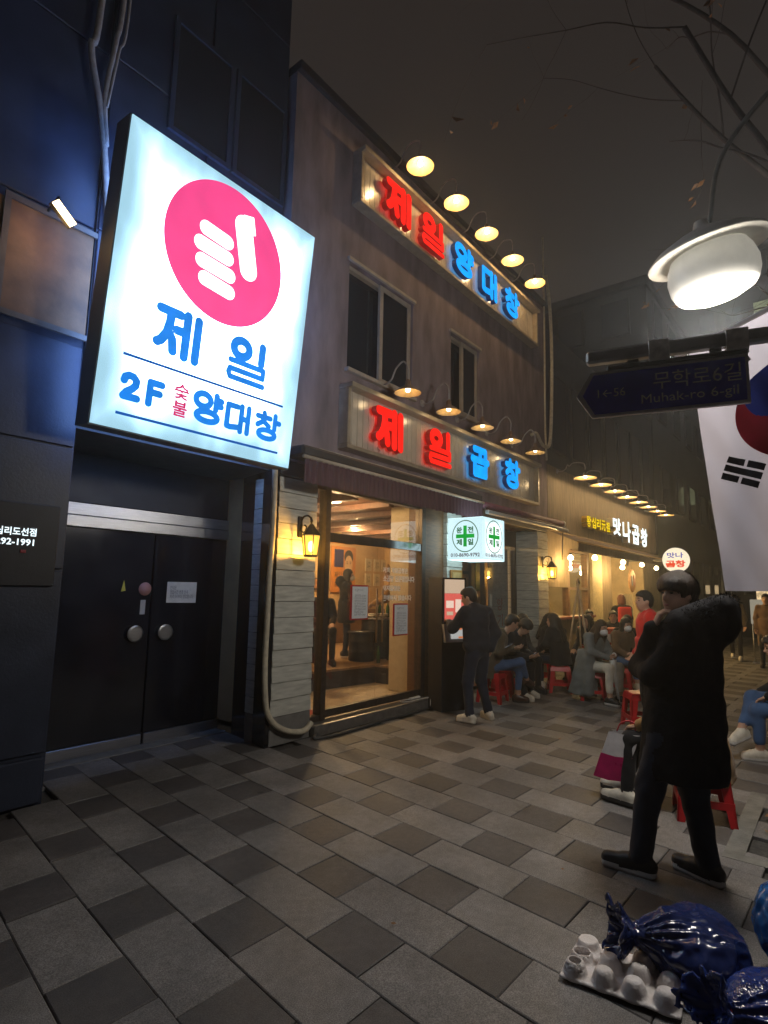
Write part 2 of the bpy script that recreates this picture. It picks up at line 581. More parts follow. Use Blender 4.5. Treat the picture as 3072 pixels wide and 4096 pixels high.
# ================================================================ THE SETTING: paving
def slab_mat(name, col, speck):
    m = bpy.data.materials.new(name); m.use_nodes = True
    nt = m.node_tree; b = nt.nodes['Principled BSDF']
    tc = nt.nodes.new('ShaderNodeTexCoord'); oi = nt.nodes.new('ShaderNodeObjectInfo')
    geo = nt.nodes.new('ShaderNodeNewGeometry')
    n1 = nt.nodes.new('ShaderNodeTexNoise'); n1.inputs['Scale'].default_value = 190; n1.inputs['Detail'].default_value = 3
    n2 = nt.nodes.new('ShaderNodeTexNoise'); n2.inputs['Scale'].default_value = 3.2; n2.inputs['Detail'].default_value = 6
    n3 = nt.nodes.new('ShaderNodeTexNoise'); n3.inputs['Scale'].default_value = 22; n3.inputs['Detail'].default_value = 5
    for n in (n1, n2, n3): nt.links.new(geo.outputs['Position'], n.inputs['Vector'])
    cr = nt.nodes.new('ShaderNodeValToRGB')
    cr.color_ramp.elements[0].position = .36; cr.color_ramp.elements[1].position = .66
    cr.color_ramp.elements[0].color = (*[c*(1-speck) for c in col], 1); cr.color_ramp.elements[1].color = (*[c*(1+speck) for c in col], 1)
    nt.links.new(n1.outputs['Fac'], cr.inputs['Fac'])
    def mul(src, lo, hi, col_in, fl=0.25, fh=0.75):
        mr = nt.nodes.new('ShaderNodeMapRange'); mr.inputs['To Min'].default_value = lo; mr.inputs['To Max'].default_value = hi
        mr.inputs['From Min'].default_value = fl; mr.inputs['From Max'].default_value = fh
        nt.links.new(src, mr.inputs['Value'])
        mx = nt.nodes.new('ShaderNodeMix'); mx.data_type = 'RGBA'; mx.blend_type = 'MULTIPLY'; mx.inputs['Factor'].default_value = 1
        nt.links.new(col_in, mx.inputs['A']); nt.links.new(mr.outputs['Result'], mx.inputs['B'])
        return mx.outputs['Result']
    c = mul(n2.outputs['Fac'], .72, 1.22, cr.outputs['Color'])
    c = mul(n3.outputs['Fac'], .82, 1.15, c)
    c = mul(oi.outputs['Random'], .86, 1.12, c, 0, 1)
    vo = nt.nodes.new('ShaderNodeTexVoronoi'); vo.inputs['Scale'].default_value = 2.6          # trodden gum and drips
    nt.links.new(geo.outputs['Position'], vo.inputs['Vector'])
    c = mul(vo.outputs['Distance'], .52, 1.0, c, .045, .085)
    n4 = nt.nodes.new('ShaderNodeTexNoise'); n4.inputs['Scale'].default_value = .9; n4.inputs['Detail'].default_value = 7; n4.inputs['Roughness'].default_value = .65
    nt.links.new(geo.outputs['Position'], n4.inputs['Vector'])
    c = mul(n4.outputs['Fac'], .74, 1.16, c, .35, .65)
    nt.links.new(c, b.inputs['Base Color'])
    mr = nt.nodes.new('ShaderNodeMapRange'); mr.inputs['To Min'].default_value = .45; mr.inputs['To Max'].default_value = .8
    nt.links.new(n2.outputs['Fac'], mr.inputs['Value']); nt.links.new(mr.outputs['Result'], b.inputs['Roughness'])
    bp = nt.nodes.new('ShaderNodeBump'); bp.inputs['Strength'].default_value = .35; bp.inputs['Distance'].default_value = .004
    nt.links.new(n1.outputs['Fac'], bp.inputs['Height']); nt.links.new(bp.outputs['Normal'], b.inputs['Normal'])
    return m
M_light = slab_mat('granite_light', (.190, .180, .174), .42)
M_dark = slab_mat('granite_dark', (.088, .081, .079), .28)
M_joint = pm('joint_sand', (.075, .070, .064), .95, .4, 40, .5)

TT = -0.124; E1 = np.array((math.cos(TT), math.sin(TT))); E2 = np.array((-math.sin(TT), math.cos(TT)))
ROW, LD, LL, SH = .333, .362, .668, .09
pave = MB()
pave.add([(-60,-60,-.03),(120,-60,-.03),(120,60,-.03),(-60,60,-.03)], [(0,1,2,3)])
pavement = tag(pave.build('pavement', M_joint), kind='structure')
def slab_shape(length):
    """sheared slab with worn edges, origin at its corner, top at z = 0"""
    g = .0022; e = .005
    def c(a, b): return E1*a + E2*(b + SH*a)
    lo = [c(g,g), c(ROW-g,g), c(ROW-g,length-g), c(g,length-g)]
    hi = [c(g+e,g+e), c(ROW-g-e,g+e), c(ROW-g-e,length-g-e), c(g+e,length-g-e)]
    v = [(*p,-.03) for p in lo] + [(*p,-.004) for p in lo] + [(*p,0.) for p in hi]
    f = [(0,1,5,4),(1,2,6,5),(2,3,7,6),(3,0,4,7),(4,5,9,8),(5,6,10,9),(6,7,11,10),(7,4,8,11),(8,9,10,11)]
    return v, f
slab_list = []
cam_inv = cam.matrix_world.inverted()
def proj(p):
    q = cam_inv @ Vector(p)
    if q.z > -.1: return None
    return (1536+2281*q.x/-q.z, 2048-2281*q.y/-q.z)
for k in range(-10, 76):
    u0 = 1.15 + ROW*k
    n = -8
    for n in range(-9, 8):
        for kind in (0, 1):
            v0 = 2.95 - (.515 if k % 2 else 0) + 1.03*n + (LD if kind else 0) + SH*(u0-1.15)
            L = LL if kind else LD
            P = E1*u0 + E2*v0
            c = P + E1*ROW/2 + E2*L/2
            if c[1] > 4.78 and not (2.0 < c[0] < 4.2 and c[1] < 5.9): continue
            if c[1] < -4 or c[0] < -1.5 or math.hypot(*c) < .3: continue
            if 4.36 < c[0] < 5.98 and -.75 < c[1] < .72: continue          # the tree grate lies here
            q = proj((c[0], c[1], 0))
            seen = q is not None and -250 < q[0] < 3320 and q[1] < 4400
            slab_list.append((math.hypot(*c) if seen else 99+math.hypot(*c), kind, P, seen))
slab_list.sort(key=lambda s: s[0])
sm = []
for L, m in ((LD, M_dark), (LL, M_light)):
    v, f = slab_shape(L)
    me = bpy.data.meshes.new('slab'); me.from_pydata(v, [], f); me.materials.append(m); me.update(); sm.append((me, v, f))
rest = MB()
for i, (d, kind, P, seen) in enumerate(slab_list):
    dz = RNG.uniform(-.003, .0015)
    if i < 300:
        o = bpy.data.objects.new('slab', sm[kind][0]); COL.objects.link(o)
        o.parent = pavement; o.location = (P[0], P[1], dz)
        o.rotation_euler = (RNG.uniform(-.003,.003), RNG.uniform(-.003,.003), RNG.uniform(-.004,.004))
    else:
        rest.add([(x+P[0], y+P[1], z+dz) for x, y, z in sm[kind][1]], sm[kind][2], kind)
tag(rest.build('slabs_beyond', [M_dark, M_light], pavement), kind='stuff')

# ================================================================ dark clad building with the black doors
M_clad = pm('dark_cladding', (.026, .034, .060), .45, .3, 3, .15, 60)  # blue put into the base colour stands in for lens glare on the wall
M_black = pm('black_lacquer', (.011, .012, .016), .16, .3, 4, 0, spec=.6)
M_blackmat = pm('black_paint', (.016, .016, .019), .5, .3, 9, .1)
M_steel = pm('brushed_steel', (.50, .50, .50), .32, .15, 6, .15, 160, metal=1, stretch=(1, 1, 30))
M_concrete = pm('concrete', (.17, .165, .155), .85, .25, 7, .4, 50)
cb = root('clad_building', (1.0, 5.4, 0), 'dark clad building with recessed black double doors beside the white boarded column', 'building')
w = MB()
w.box(-9, 2.0, 4.9, 9, -.05, 14)
w.box(2.0, 4.055, 4.86, 9, 2.97, 14)
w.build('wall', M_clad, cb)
# cladding joints: panels proud of the wall
PAN = []
for ix, (a, b) in enumerate(((-2.2,-.8),(-.8,.6),(.6,1.995))):
    for z0, z1 in ((.35,1.75),(1.75,2.75),(2.75,3.62),(4.7,6.4),(6.4,8.2),(8.2,10)):
        PAN.append((a+.008, b-.008, 4.875, z0+.008, z1-.008))
for z0, z1 in ((2.985,4.7),(4.7,6.4),(6.4,8.2),(8.2,10)):
    for a, b in ((2.0,3.0),(3.0,4.05)):
        PAN.append((a+.008, b-.008, 4.835, z0+.008, z1-.008))
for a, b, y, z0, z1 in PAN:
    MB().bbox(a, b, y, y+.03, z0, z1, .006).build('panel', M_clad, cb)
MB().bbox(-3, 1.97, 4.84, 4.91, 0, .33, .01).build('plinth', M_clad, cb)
r = MB()
r.add([(2.0,4.9,0),(2.0,4.9,2.97),(2.3,5.8,2.97),(2.3,5.8,0)], [(0,1,2,3)])
r.build('recess_side', M_black, cb)
r = MB()
r.add([(4.03,4.735,0),(4.03,4.735,3.0),(4.27,5.83,3.0),(4.27,5.83,0),(4.08,4.735,3.0),(4.08,4.735,0)], [(3,2,1,0),(0,1,4,5)])
r.build('recess_side', M_black, cb)
MB().box(2.0, 4.26, 4.9, 5.9, 2.93, 2.965).build('recess_ceiling', M_blackmat, cb)
MB().bbox(2.2, 4.3, 5.79, 5.95, 2.435, 2.925, .004).build('transom_panel', M_blackmat, cb)
MB().bbox(2.32, 4.24, 5.765, 5.9, 2.31, 2.43, .004).build('header_rail', M_steel, cb)
MB().bbox(2.32, 4.24, 5.755, 5.9, 2.195, 2.305, .004).build('header_rail', M_steel, cb)
M_paper = pm('paper', (.60, .60, .56), .8, .08, 20)
M_ink = pm('ink', (.05, .05, .06), .7, .1)
for x0, x1, hx in ((2.33, 3.272, 3.11), (3.288, 4.235, 3.45)):
    d = MB().bbox(x0, x1, 5.785, 5.83, .118, 2.19, .004).build('door', M_black, cb)
    MB().bbox(x0+.005, x1-.005, 5.77, 5.84, .01, .114, .004).build('kick_plate', M_steel, d)
    MB().lathe([(0,.05),(.07,.05),(.085,.043),(.085,.034),(.02,.03),(.02,0)], (hx, 5.785, 1.14), 28, M=Matrix.Rotation(PI/2, 3, 'X'), sm=False).build('handle', M_steel, d)
    if x0 > 3:
        MB().add([(3.452,5.781,1.455),(3.82,5.781,1.45),(3.822,5.781,1.682),(3.455,5.781,1.68)], [(0,1,2,3)]).build('notice', M_paper, d)
        text('notice_lettering', '안내문\n영업시간 변경 안내\n저녁 5시부터 영업합니다', (3.49,5.7805,1.50), .29, .14, M_ink, d, bold=0)
    else:
        MB().lathe([(0,.004),(.07,.004),(.07,0)], (3.2, 5.783, 1.6), 24, M=Matrix.Rotation(PI/2, 3, 'X')).build('round_sticker', pm('pink_sticker', (.42,.22,.2), .5), d)
        MB().box(3.16, 3.215, 5.780, 5.784, 1.335, 1.485).build('lock_label', pm('grey_label', (.42,.42,.4), .4), d)
        MB().add([(2.94,5.781,1.57),(2.99,5.781,1.58),(2.965,5.781,1.69)], [(0,1,2)]).build('yellow_sticker', pm('yellow_sticker', (.5,.45,.06), .5), d)
MB().bbox(2.2, 4.25, 5.6, 5.78, -.02, .012, .005).build('threshold', M_concrete, cb)
M_lit = glow('white_letter_glow', (.80, .95, 1.0), 1.6)
MB().bbox(.4, 1.92, 4.845, 4.874, 1.62, 2.25, .006).build('sign_panel', M_blackmat, cb)
text('lit_lettering', '왕십리도선점', (1.425,4.843,1.998), .335, .062, M_lit, cb, bold=.02)
text('lit_lettering', '2292-1991', (1.455,4.843,1.925), .295, .05, M_lit, cb, bold=.02)
MB().bbox(1.66, 1.70, 4.838, 4.845, 1.868, 1.892, .002).build('red_tag', pm('red_tag', (.30,.03,.04), .5), cb)
# dim upper windows
M_winframe = pm('aluminium_frame', (.26, .24, .22), .45, .15, 20, metal=.4)
M_darkglass = pm('dark_window_glass', (.015, .017, .022), .06, .2, 3, spec=.8)
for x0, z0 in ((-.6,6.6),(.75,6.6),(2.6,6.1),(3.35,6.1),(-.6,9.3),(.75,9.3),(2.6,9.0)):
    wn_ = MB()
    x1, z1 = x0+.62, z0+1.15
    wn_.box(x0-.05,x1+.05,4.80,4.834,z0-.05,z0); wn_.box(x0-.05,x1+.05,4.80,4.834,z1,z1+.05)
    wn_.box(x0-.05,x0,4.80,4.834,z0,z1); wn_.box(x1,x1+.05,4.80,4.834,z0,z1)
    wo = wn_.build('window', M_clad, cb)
    MB().box(x0, x1, 4.815, 4.832, z0, z1).build('pane', M_darkglass, wo)
# framed board lit from above by a lamp bar
bd = root('framed_board', (1.45, 4.87, 3.66), 'brown framed display board high on the dark wall under a lit lamp bar', 'display board')
MB().bbox(1.0, 1.98, 4.835, 4.872, 3.7, 4.6, .006).build('board_panel', pm('brown_board', (.17, .085, .035), .6, .35, 5, .25, 14), bd)
f = MB()
f.box(1.30, 1.345, 4.812, 4.834, 3.66, 4.64); f.box(1.345, 2.0, 4.812, 4.834, 4.595, 4.64); f.box(1.345, 2.0, 4.812, 4.834, 3.66, 3.705)
f.build('board_frame', pm('bronze_frame', (.10,.085,.07), .4, .2), bd)
lb = root('lamp_bar', (1.60, 4.87, 4.7), 'short tilted lamp bar glowing warm above the framed board', 'lamp')
MB().tube([(1.60,4.87,4.62),(1.60,4.62,4.66),(1.60,4.53,4.47)], .012).build('arm', M_blackmat, lb)
MB().beam((1.525,4.512,4.535),(1.675,4.512,4.405),.05,.055).build('housing', M_blackmat, lb)
MB().beam((1.53,4.475,4.525),(1.67,4.475,4.40),.055,.02,up=(0,-1,0)).build('diffuser', glow('lamp_bar_glow', (1,.72,.36), 9), lb)
l = bpy.data.lights.new('lamp_bar_light', 'POINT'); l.energy = 2.5; l.color = (1,.55,.18); l.shadow_soft_size = .03
lo = bpy.data.objects.new('lamp_bar_light', l); COL.objects.link(lo); lo.location = (-.03,-.36,-.33); lo.parent = lb
# bundle of cables hanging down the clad wall
def cable(name, pts, r, mat, label, cat='cable', group=None, n=6):
    o = MB().tube(spline(pts, 7), r, n).build(name, mat, loc=pts[0])
    return tag(o, label, cat, group)
M_cable = pm('grey_cable', (.30, .28, .26), .6, .2, 20)
M_cream = pm('cream_conduit', (.52, .47, .36), .55, .2, 15, .1)
cable('cable', [(1.86,4.79,10.5),(1.84,4.79,6.76),(1.79,4.79,6.3),(1.9,4.79,5.82),(1.98,4.79,5.39),(2.07,4.79,4.7)], .028, M_cable, 'thick grey cable hanging straight down the dark clad wall', group='cables on the clad wall')
cable('cable', [(2.1,4.78,10.5),(2.03,4.78,7.1),(1.99,4.78,6.5),(1.94,4.78,5.9),(1.985,4.775,5.45)], .022, M_cable, 'thinner grey cable curving in to join the thick one on the clad wall', group='cables on the clad wall')
cable('cable', [(2.08,4.78,10.5),(2.08,4.78,7.0),(2.02,4.78,6.4),(1.955,4.76,5.8)], .012, M_cable, 'thinnest cable beside the pair on the clad wall', group='cables on the clad wall')

# ================================================================ restaurant building
M_render = pm('grey_render', (.24, .19, .20), .85, .32, 2.2, .3, 70, stretch=(2.2, 1, .7))
M_trim = pm('dark_trim', (.045, .040, .040), .55, .2, 8, .1)
M_board = pm('weathered_white_board', (.47, .47, .42), .65, .22, 5, .35, 40, stretch=(1, 1, 6))
M_beige = pm('beige_frame', (.42, .36, .29), .45, .15, 10)
M_wood = pm('brown_wood', (.16, .085, .04), .45, .35, 6, .25, 30, stretch=(1, 1, 12))
M_glass = glass_mat('shop_glass')
rb = root('restaurant_building', (7.5, 5.5, 0), 'two storey grey rendered restaurant building with two signs and glass front', 'building')
w = MB()
X0, X1 = 4.08, 11.42
W = [(5.10, 6.52, 4.42, 5.88), (7.58, 8.52, 4.52, 5.84)]
w.box(X0, X1, 4.726, 10.2, 5.9, 7.85)
w.box(X0, W[0][0], 4.726, 5.2, 3.05, 5.9)
w.box(W[0][1], W[1][0], 4.726, 5.2, 3.05, 5.9)
w.box(W[1][1], X1, 4.726, 5.2, 3.05, 5.9)
w.box(W[0][0], W[0][1], 4.726, 5.2, 3.05, W[0][2]); w.box(W[1][0], W[1][1], 4.726, 5.2, 3.05, W[1][2])
w.box(W[0][0], W[0][1], 4.726, 5.2, W[0][3], 5.9); w.box(W[1][0], W[1][1], 4.726, 5.2, W[1][3], 5.9)
w.build('wall', M_render, rb)
MB().bbox(X0-.0, X1+.03, 4.66, 5.2, 7.85, 7.98, .01).build('parapet_coping', M_trim, rb)
for (a, b, z0, z1), xs in zip(W, (5.78, 7.96)):
    wm = MB()
    wm.box(a, b, 4.80, 4.90, z0, z0+.05); wm.box(a, b, 4.80, 4.90, z1-.05, z1)
    wm.box(a, a+.05, 4.80, 4.90, z0+.05, z1-.05); wm.box(b-.05, b, 4.80, 4.90, z0+.05, z1-.05)
    wo = wm.build('window', M_beige, rb)
    MB().box(a+.05, b-.05, 4.87, 4.88, z0+.05, z1-.05).build('pane', M_darkglass, wo)
    s = MB()
    s.box(xs, b-.02, 4.755, 4.795, z0+.02, z0+.09); s.box(xs, b-.02, 4.755, 4.795, z1-.09, z1-.02)
    s.box(xs, xs+.07, 4.755, 4.795, z0+.09, z1-.09); s.box(b-.09, b-.02, 4.755, 4.795, z0+.09, z1-.09)
    so = s.build('sash', M_beige, wo)
    MB().box(xs+.07, b-.09, 4.77, 4.778, z0+.09, z1-.09).build('pane', M_darkglass, so)
    MB().bbox(a-.04, b+.04, 4.66, 4.80, z0-.055, z0-.002, .006).build('sill', M_beige, wo)
    MB().bbox(a-.04, b+.04, 4.69, 4.74, z1+.002, z1+.05, .006).build('head_trim', M_beige, wo)
# ground-floor head beam and shop front
MB().bbox(4.1, 11.42, 4.74, 5.0, 2.88, 3.045, .006).build('head_beam', M_trim, rb)
def boards(x0, x1, y0, y1, z0, z1, n, side):
    """clapboards wrapped round a column: one board per course"""
    col_ = MB().box(x0+.025, x1-.025, y0+.025, y1, 0, z1+.02).build('column_core', M_trim, rb)
    MB().bbox(x0, x1, y0-.005, y1, 0, z0-.004, .008).build('column_base', M_concrete, col_)
    hgt = (z1-z0)/n
    for i in range(n):
        a, b = z0+i*hgt, z0+(i+1)*hgt-.007
        j = RNG.uniform(-.002, .003)
        q = MB()
        t = .012      # lower edge stands proud
        v = [(x0-.0,y0-t-j,a),(x1+.0,y0-t-j,a),(x1,y0-j,b),(x0,y0-j,b),(x0,y1,a),(x1,y1,a),(x1,y1,b),(x0,y1,b)]
        q.add(v, [(0,1,2,3),(1,5,6,2),(4,0,3,7),(0,4,5,1),(3,2,6,7)])
        q.build('board', M_board, col_)
boards(4.09, 4.67, 4.738, 5.15, .30, 2.86, 15, 0)
boards(7.50, 7.95, 4.738, 5.15, .30, 2.86, 15, 0)
boards(10.90, 11.40, 4.738, 5.42, .30, 2.86, 15, 0)
# entrance frame and doors
M_alum = pm('bronze_aluminium', (.085, .070, .058), .38, .2, 20, metal=.6)
e = MB()
e.box(4.675, 4.70, 4.80, 4.90, .13, 2.875); e.box(4.885, 4.965, 4.79, 4.91, .13, 2.875); e.box(6.905, 7.0, 4.79, 4.91, .13, 2.875)
e.box(4.70, 4.885, 4.80, 4.90, .13, .19); e.box(4.70, 4.885, 4.80, 4.90, 2.82, 2.875); e.box(4.965, 6.905, 4.80, 4.90, 2.83, 2.875)
e.build('door_frame', M_alum, rb)
MB().box(4.70, 4.885, 4.845, 4.853, .19, 2.82).build('side_pane', M_glass, rb)
MB().box(4.965, 6.905, 4.845, 4.853, 2.315, 2.83).build('transom_pane', M_glass, rb)
MB().bbox(4.965, 6.905, 4.80, 4.90, 2.20, 2.313, .004).build('door_operator', pm('polished_steel', (.42,.43,.45), .12, .1, 6, metal=1), rb)
M_handle = pm('door_pull_wood', (.25, .15, .07), .4, .3, 12)
for x0, x1, hx in ((4.97, 5.937, 5.88), (5.943, 6.90, 6.0)):
    d = MB().box(x0, x1, 4.843, 4.855, .235, 2.195).build('glass_door', M_glass, rb)
    q = MB(); q.box(x0, x1, 4.82, 4.88, .145, .233); q.build('bottom_rail', M_alum, d)
    for zz in (1.05, 1.45):
        pass
    MB().tube([(hx,4.79,.95),(hx,4.79,1.65)], .013, 8).build('pull_handle', M_handle, d)
step = MB(); step.bbox(4.68, 7.3, 4.655, 4.93, .0, .12, .012); step.build('step', pm('step_stone', (.13,.12,.11), .35, .25, 12, .1), rb)
MB().bbox(4.69, 7.0, 4.652, 4.70, .121, .128, .003).build('step_nosing', M_steel, rb)
q = MB(); q.box(7.0, 7.5, 4.80, 5.1, .12, 2.88); q.build('timber_post', M_wood, rb)
# second shop window set back between the columns
e = MB()
e.box(7.95, 10.9, 5.2, 5.3, .35, .42); e.box(7.95, 10.9, 5.2, 5.3, 2.55, 2.88); e.box(7.95, 8.02, 5.2, 5.3, .42, 2.55); e.box(10.84, 10.9, 5.2, 5.3, .42, 2.55); e.box(9.55, 9.62, 5.2, 5.3, .42, 2.55)
fo = e.build('window_frame', M_alum, rb)
MB().box(7.95, 10.9, 5.2, 5.35, .0, .345).build('window_stall', M_trim, fo)
MB().box(8.02, 9.55, 5.245, 5.253, .42, 2.55).build('pane', M_glass, fo)
MB().box(9.62, 10.84, 5.245, 5.253, .42, 2.55).build('pane', M_glass, fo)
# room behind the glass
M_ochre = pm('ochre_wall', (.50, .33, .15), .8, .2, 2.5, .2, 50)
M_ceil = pm('brown_ceiling', (.17, .085, .05), .5, .3, 4, .2, 20, stretch=(1, 6, 1))
M_floorw = pm('worn_wood_floor', (.33, .21, .11), .5, .3, 5, .2, 30, stretch=(8, 1, 1))
M_tilef = pm('beige_floor', (.42, .33, .22), .5, .2, 7, .1)
room = MB()
room.add([(4.2,9.05,0),(11.4,9.05,0),(11.4,9.05,3),(4.2,9.05,3)], [(0,1,2,3)])
room.add([(4.2,5.15,0),(4.2,9.05,0),(4.2,9.05,3),(4.2,5.15,3)], [(0,1,2,3)])
room.add([(11.38,5.4,0),(11.38,9.05,0),(11.38,9.05,3),(11.38,5.4,3)], [(3,2,1,0)])
room.build('room_wall', M_ochre, rb)
MB().box(4.2, 11.4, 5.0, 9.1, 2.93, 2.96).build('room_ceiling', M_ceil, rb)
MB().box(4.2, 11.4, 4.93, 9.1, .06, .118).build('room_floor', M_tilef, rb)
pl = MB(); pl.prism([(4.3,6.75),(4.75,6.42),(7.5,6.12),(7.5,5.55),(11.35,5.55),(11.35,9.04),(4.3,9.04)], (0,0,.119), (1,0,0), (0,1,0), .285)
pf = pl.build('raised_floor', M_floorw, rb)
r_ = MB(); r_.prism([(4.3,6.735),(4.75,6.405),(7.485,6.105),(7.485,5.535),(7.6,5.535),(7.6,5.545),(7.495,5.545),(7.495,6.115),(4.752,6.415),(4.3,6.745)], (0,0,.1195), (1,0,0), (0,1,0), .25)
r_.build('step_riser', M_trim, pf)
MB().bbox(7.06, 7.5, 5.12, 5.5, .12, 2.93, .008).build('inner_column', pm('cream_paint', (.52,.43,.28), .6, .1), rb)
mat_ = MB().bbox(4.75, 5.25, 5.0, 5.75, .119, .13, .003).build('door_mat', pm('red_mat', (.33,.035,.015), .9, .3, 40, .4), loc=(5.0,5.4,.119))
tag(mat_, 'red door mat just inside the glass doors', 'mat')
for x in np.arange(4.9, 11.2, .8): MB().bbox(x, x+.12, 5.1, 9.0, 2.84, 2.929, .006).build('ceiling_beam', M_ceil, rb)
MB().bbox(4.25, 11.35, 8.99, 9.045, .41, 1.15, .006).build('wall_dado', M_wood, rb)
# ceiling lamps of the room
def ceiling_lamp(x, y, label, power=34):
    r0 = root('ceiling_lamp', (x, y, 2.93), label, 'lamp', 'ceiling lamps in the restaurant')
    MB().lathe([(0,-.03),(.10,-.03),(.12,-.02),(.12,0)], (x,y,2.93), 20).build('housing', M_blackmat, r0)
    MB().lathe([(0,-.055),(.07,-.05),(.09,-.031)], (x,y,2.93), 20).build('diffuser', glow('room_lamp_glow', (1,.66,.32), 9), r0)
    l = bpy.data.lights.new('room_light', 'POINT'); l.energy = power; l.color = (1,.62,.28); l.shadow_soft_size = .09
    lo = bpy.data.objects.new('room_light', l); COL.objects.link(lo); lo.location = (0,0,-.12); lo.parent = r0
ceiling_lamp(6.2, 7.6, 'round ceiling lamp over the tables at the back of the restaurant', 210)
ceiling_lamp(8.9, 7.9, 'round ceiling lamp near the orange poster in the restaurant', 230)
ceiling_lamp(6.0, 5.7, 'round ceiling lamp just inside the glass doors', 60)
ceiling_lamp(9.2, 5.75, 'round ceiling lamp behind the second shop window', 12)

# ================================================================ big light box sign
def lightbox_face(name, edge, mid, s0, s1, streak=0.0):
    m = bpy.data.materials.new(name); m.use_nodes = True
    nt = m.node_tree; nt.nodes.clear()
    N = nt.nodes.new
    out = N('ShaderNodeOutputMaterial'); em = N('ShaderNodeEmission'); tc = N('ShaderNodeTexCoord'); sp = N('ShaderNodeSeparateXYZ')
    nt.links.new(tc.outputs['Generated'], sp.inputs[0])
    def M(op, a, b):
        n = N('ShaderNodeMath'); n.operation = op
        for i, q in enumerate((a, b)):
            if isinstance(q, (int, float)): n.inputs[i].default_value = q
            elif q is not None: nt.links.new(q, n.inputs[i])
        return n.outputs[0]
    def edge_d(o): return M('MINIMUM', o, M('SUBTRACT', 1.0, o))
    nz = N('ShaderNodeTexNoise'); nz.inputs['Scale'].default_value = 2.6; nz.inputs['Detail'].default_value = 2
    mp = N('ShaderNodeMapping'); mp.inputs['Scale'].default_value = (2.2, 1, .8)
    nt.links.new(tc.outputs['Generated'], mp.inputs['Vector']); nt.links.new(mp.outputs['Vector'], nz.inputs['Vector'])
    d = M('MINIMUM', edge_d(sp.outputs['X']), edge_d(sp.outputs['Z']))
    d = M('ADD', d, M('MULTIPLY', M('SUBTRACT', nz.outputs['Fac'], .5), .22))
    mr = N('ShaderNodeMapRange'); mr.interpolation_type = 'SMOOTHSTEP'
    mr.inputs['From Min'].default_value = -.02; mr.inputs['From Max'].default_value = .24
    nt.links.new(d, mr.inputs['Value'])
    mx = N('ShaderNodeMix'); mx.data_type = 'RGBA'
    mx.inputs['A'].default_value = (*edge, 1); mx.inputs['B'].default_value = (*mid, 1)
    nt.links.new(mr.outputs['Result'], mx.inputs['Factor']); nt.links.new(mx.outputs['Result'], em.inputs['Color'])
    st = M('ADD', s0, M('MULTIPLY', mr.outputs['Result'], s1-s0))
    nt.links.new(st, em.inputs['Strength']); nt.links.new(em.outputs['Emission'], out.inputs['Surface'])
    return m
M_pink = glow('pink_backlit_vinyl', (1.0, .07, .285), 1.05, .12, 2)
M_blue = glow('blue_backlit_vinyl', (.010, .24, .88), 1.0, .15, 4)
M_navy = glow('navy_backlit_vinyl', (.004, .09, .42), 1.0)
M_whiteprint = glow('white_backlit_acrylic', (.97, 1, 1), 2.2)
SB = np.array((1.905, 4.426, 2.875)); SU = np.array((1., 0, 0)); SV = np.array((0, -.27, 2.485)); SV /= np.linalg.norm(SV); SN = np.cross(SU, SV)
bs = root('light_box_sign', tuple(SB), 'large tilted white light box with pink circle and thumbs up hand above the dark doorway', 'sign')
def spt(u, v, d=0.0): return SB + SU*u + SV*v + SN*d
h = MB(); h.prism([(-.012,-.012),(2.034,-.012),(2.034,2.512),(-.012,2.512)], spt(0,0,-.24), SU, SV, .225)
h.build('housing', pm('sign_housing', (.05,.052,.058), .5, .2), bs)
bk = MB(); bk.prism([(.03,.03),(1.99,.03),(1.99,2.47),(.03,2.47)], spt(0,0,-.245), SU, SV, .004); bk.build('added_back_glow', glow('added_back_halo', (.22,.42,1.0), 9.0), bs)  # added glow on the unseen back; tints the wall blue like lens glare
fc = MB(); fc.prism([(0,0),(2.022,0),(2.022,2.5),(0,2.5)], spt(0,0,-.0145), SU, SV, .0145)
fc.build('face', lightbox_face('lightbox_white', (.40,.70,.86), (.62,.84,1.0), .98, 4.6), bs)
def flat_shape(name, sdf, lo, hi, hres, d, mat):
    v, f = shape_raw(sdf, lo, hi, hres, .001)
    P = put(v, spt(0,0,d), SU, SV, SN)
    return mesh_obj(name, P, f, mat, bs)
flat_shape('pink_circle', lambda G: np.linalg.norm(G-np.array((1.005,1.81)), axis=-1)-.636, (.3,1.1), (1.7,2.5), .012, .002, M_pink)
def capsule(a, b, r, cut=None):
    a, b = np.array(a), np.array(b)
    def f(G):
        ab = b-a; t = np.clip((G-a) @ ab/(ab @ ab), 0, 1)
        d = np.linalg.norm(G-a-t[...,None]*ab, axis=-1)-r
        if cut is not None: d = np.minimum(d, cut(G))
        return d
    return f
for a, b in (((.755,1.946),(.985,1.925)),((.718,1.797),(1.005,1.78)),((.752,1.649),(1.045,1.631)),((.80,1.503),(1.06,1.48))):
    flat_shape('finger', capsule(a, b, .066), (.5,1.3), (1.3,2.2), .004, .004, M_whiteprint)
flat_shape('thumb', capsule((1.135,2.16), (1.245,1.775), .098, lambda G: np.maximum(np.abs((G[...,0]-1.20)*.96+(G[...,1]-2.2)*.27)-.06, np.abs((G[...,1]-2.2)*.96-(G[...,0]-1.2)*.27)-.085)), (.9,1.55), (1.45,2.45), .006, .004, M_whiteprint)
for v0, t in ((.607,.022), (.126,.022)):
    MB().prism([(.179,v0-t/2),(1.854,v0-t/2),(1.854,v0+t/2),(.179,v0+t/2)], spt(0,0,.001), SU, SV, .002).build('rule_line', M_navy, bs)
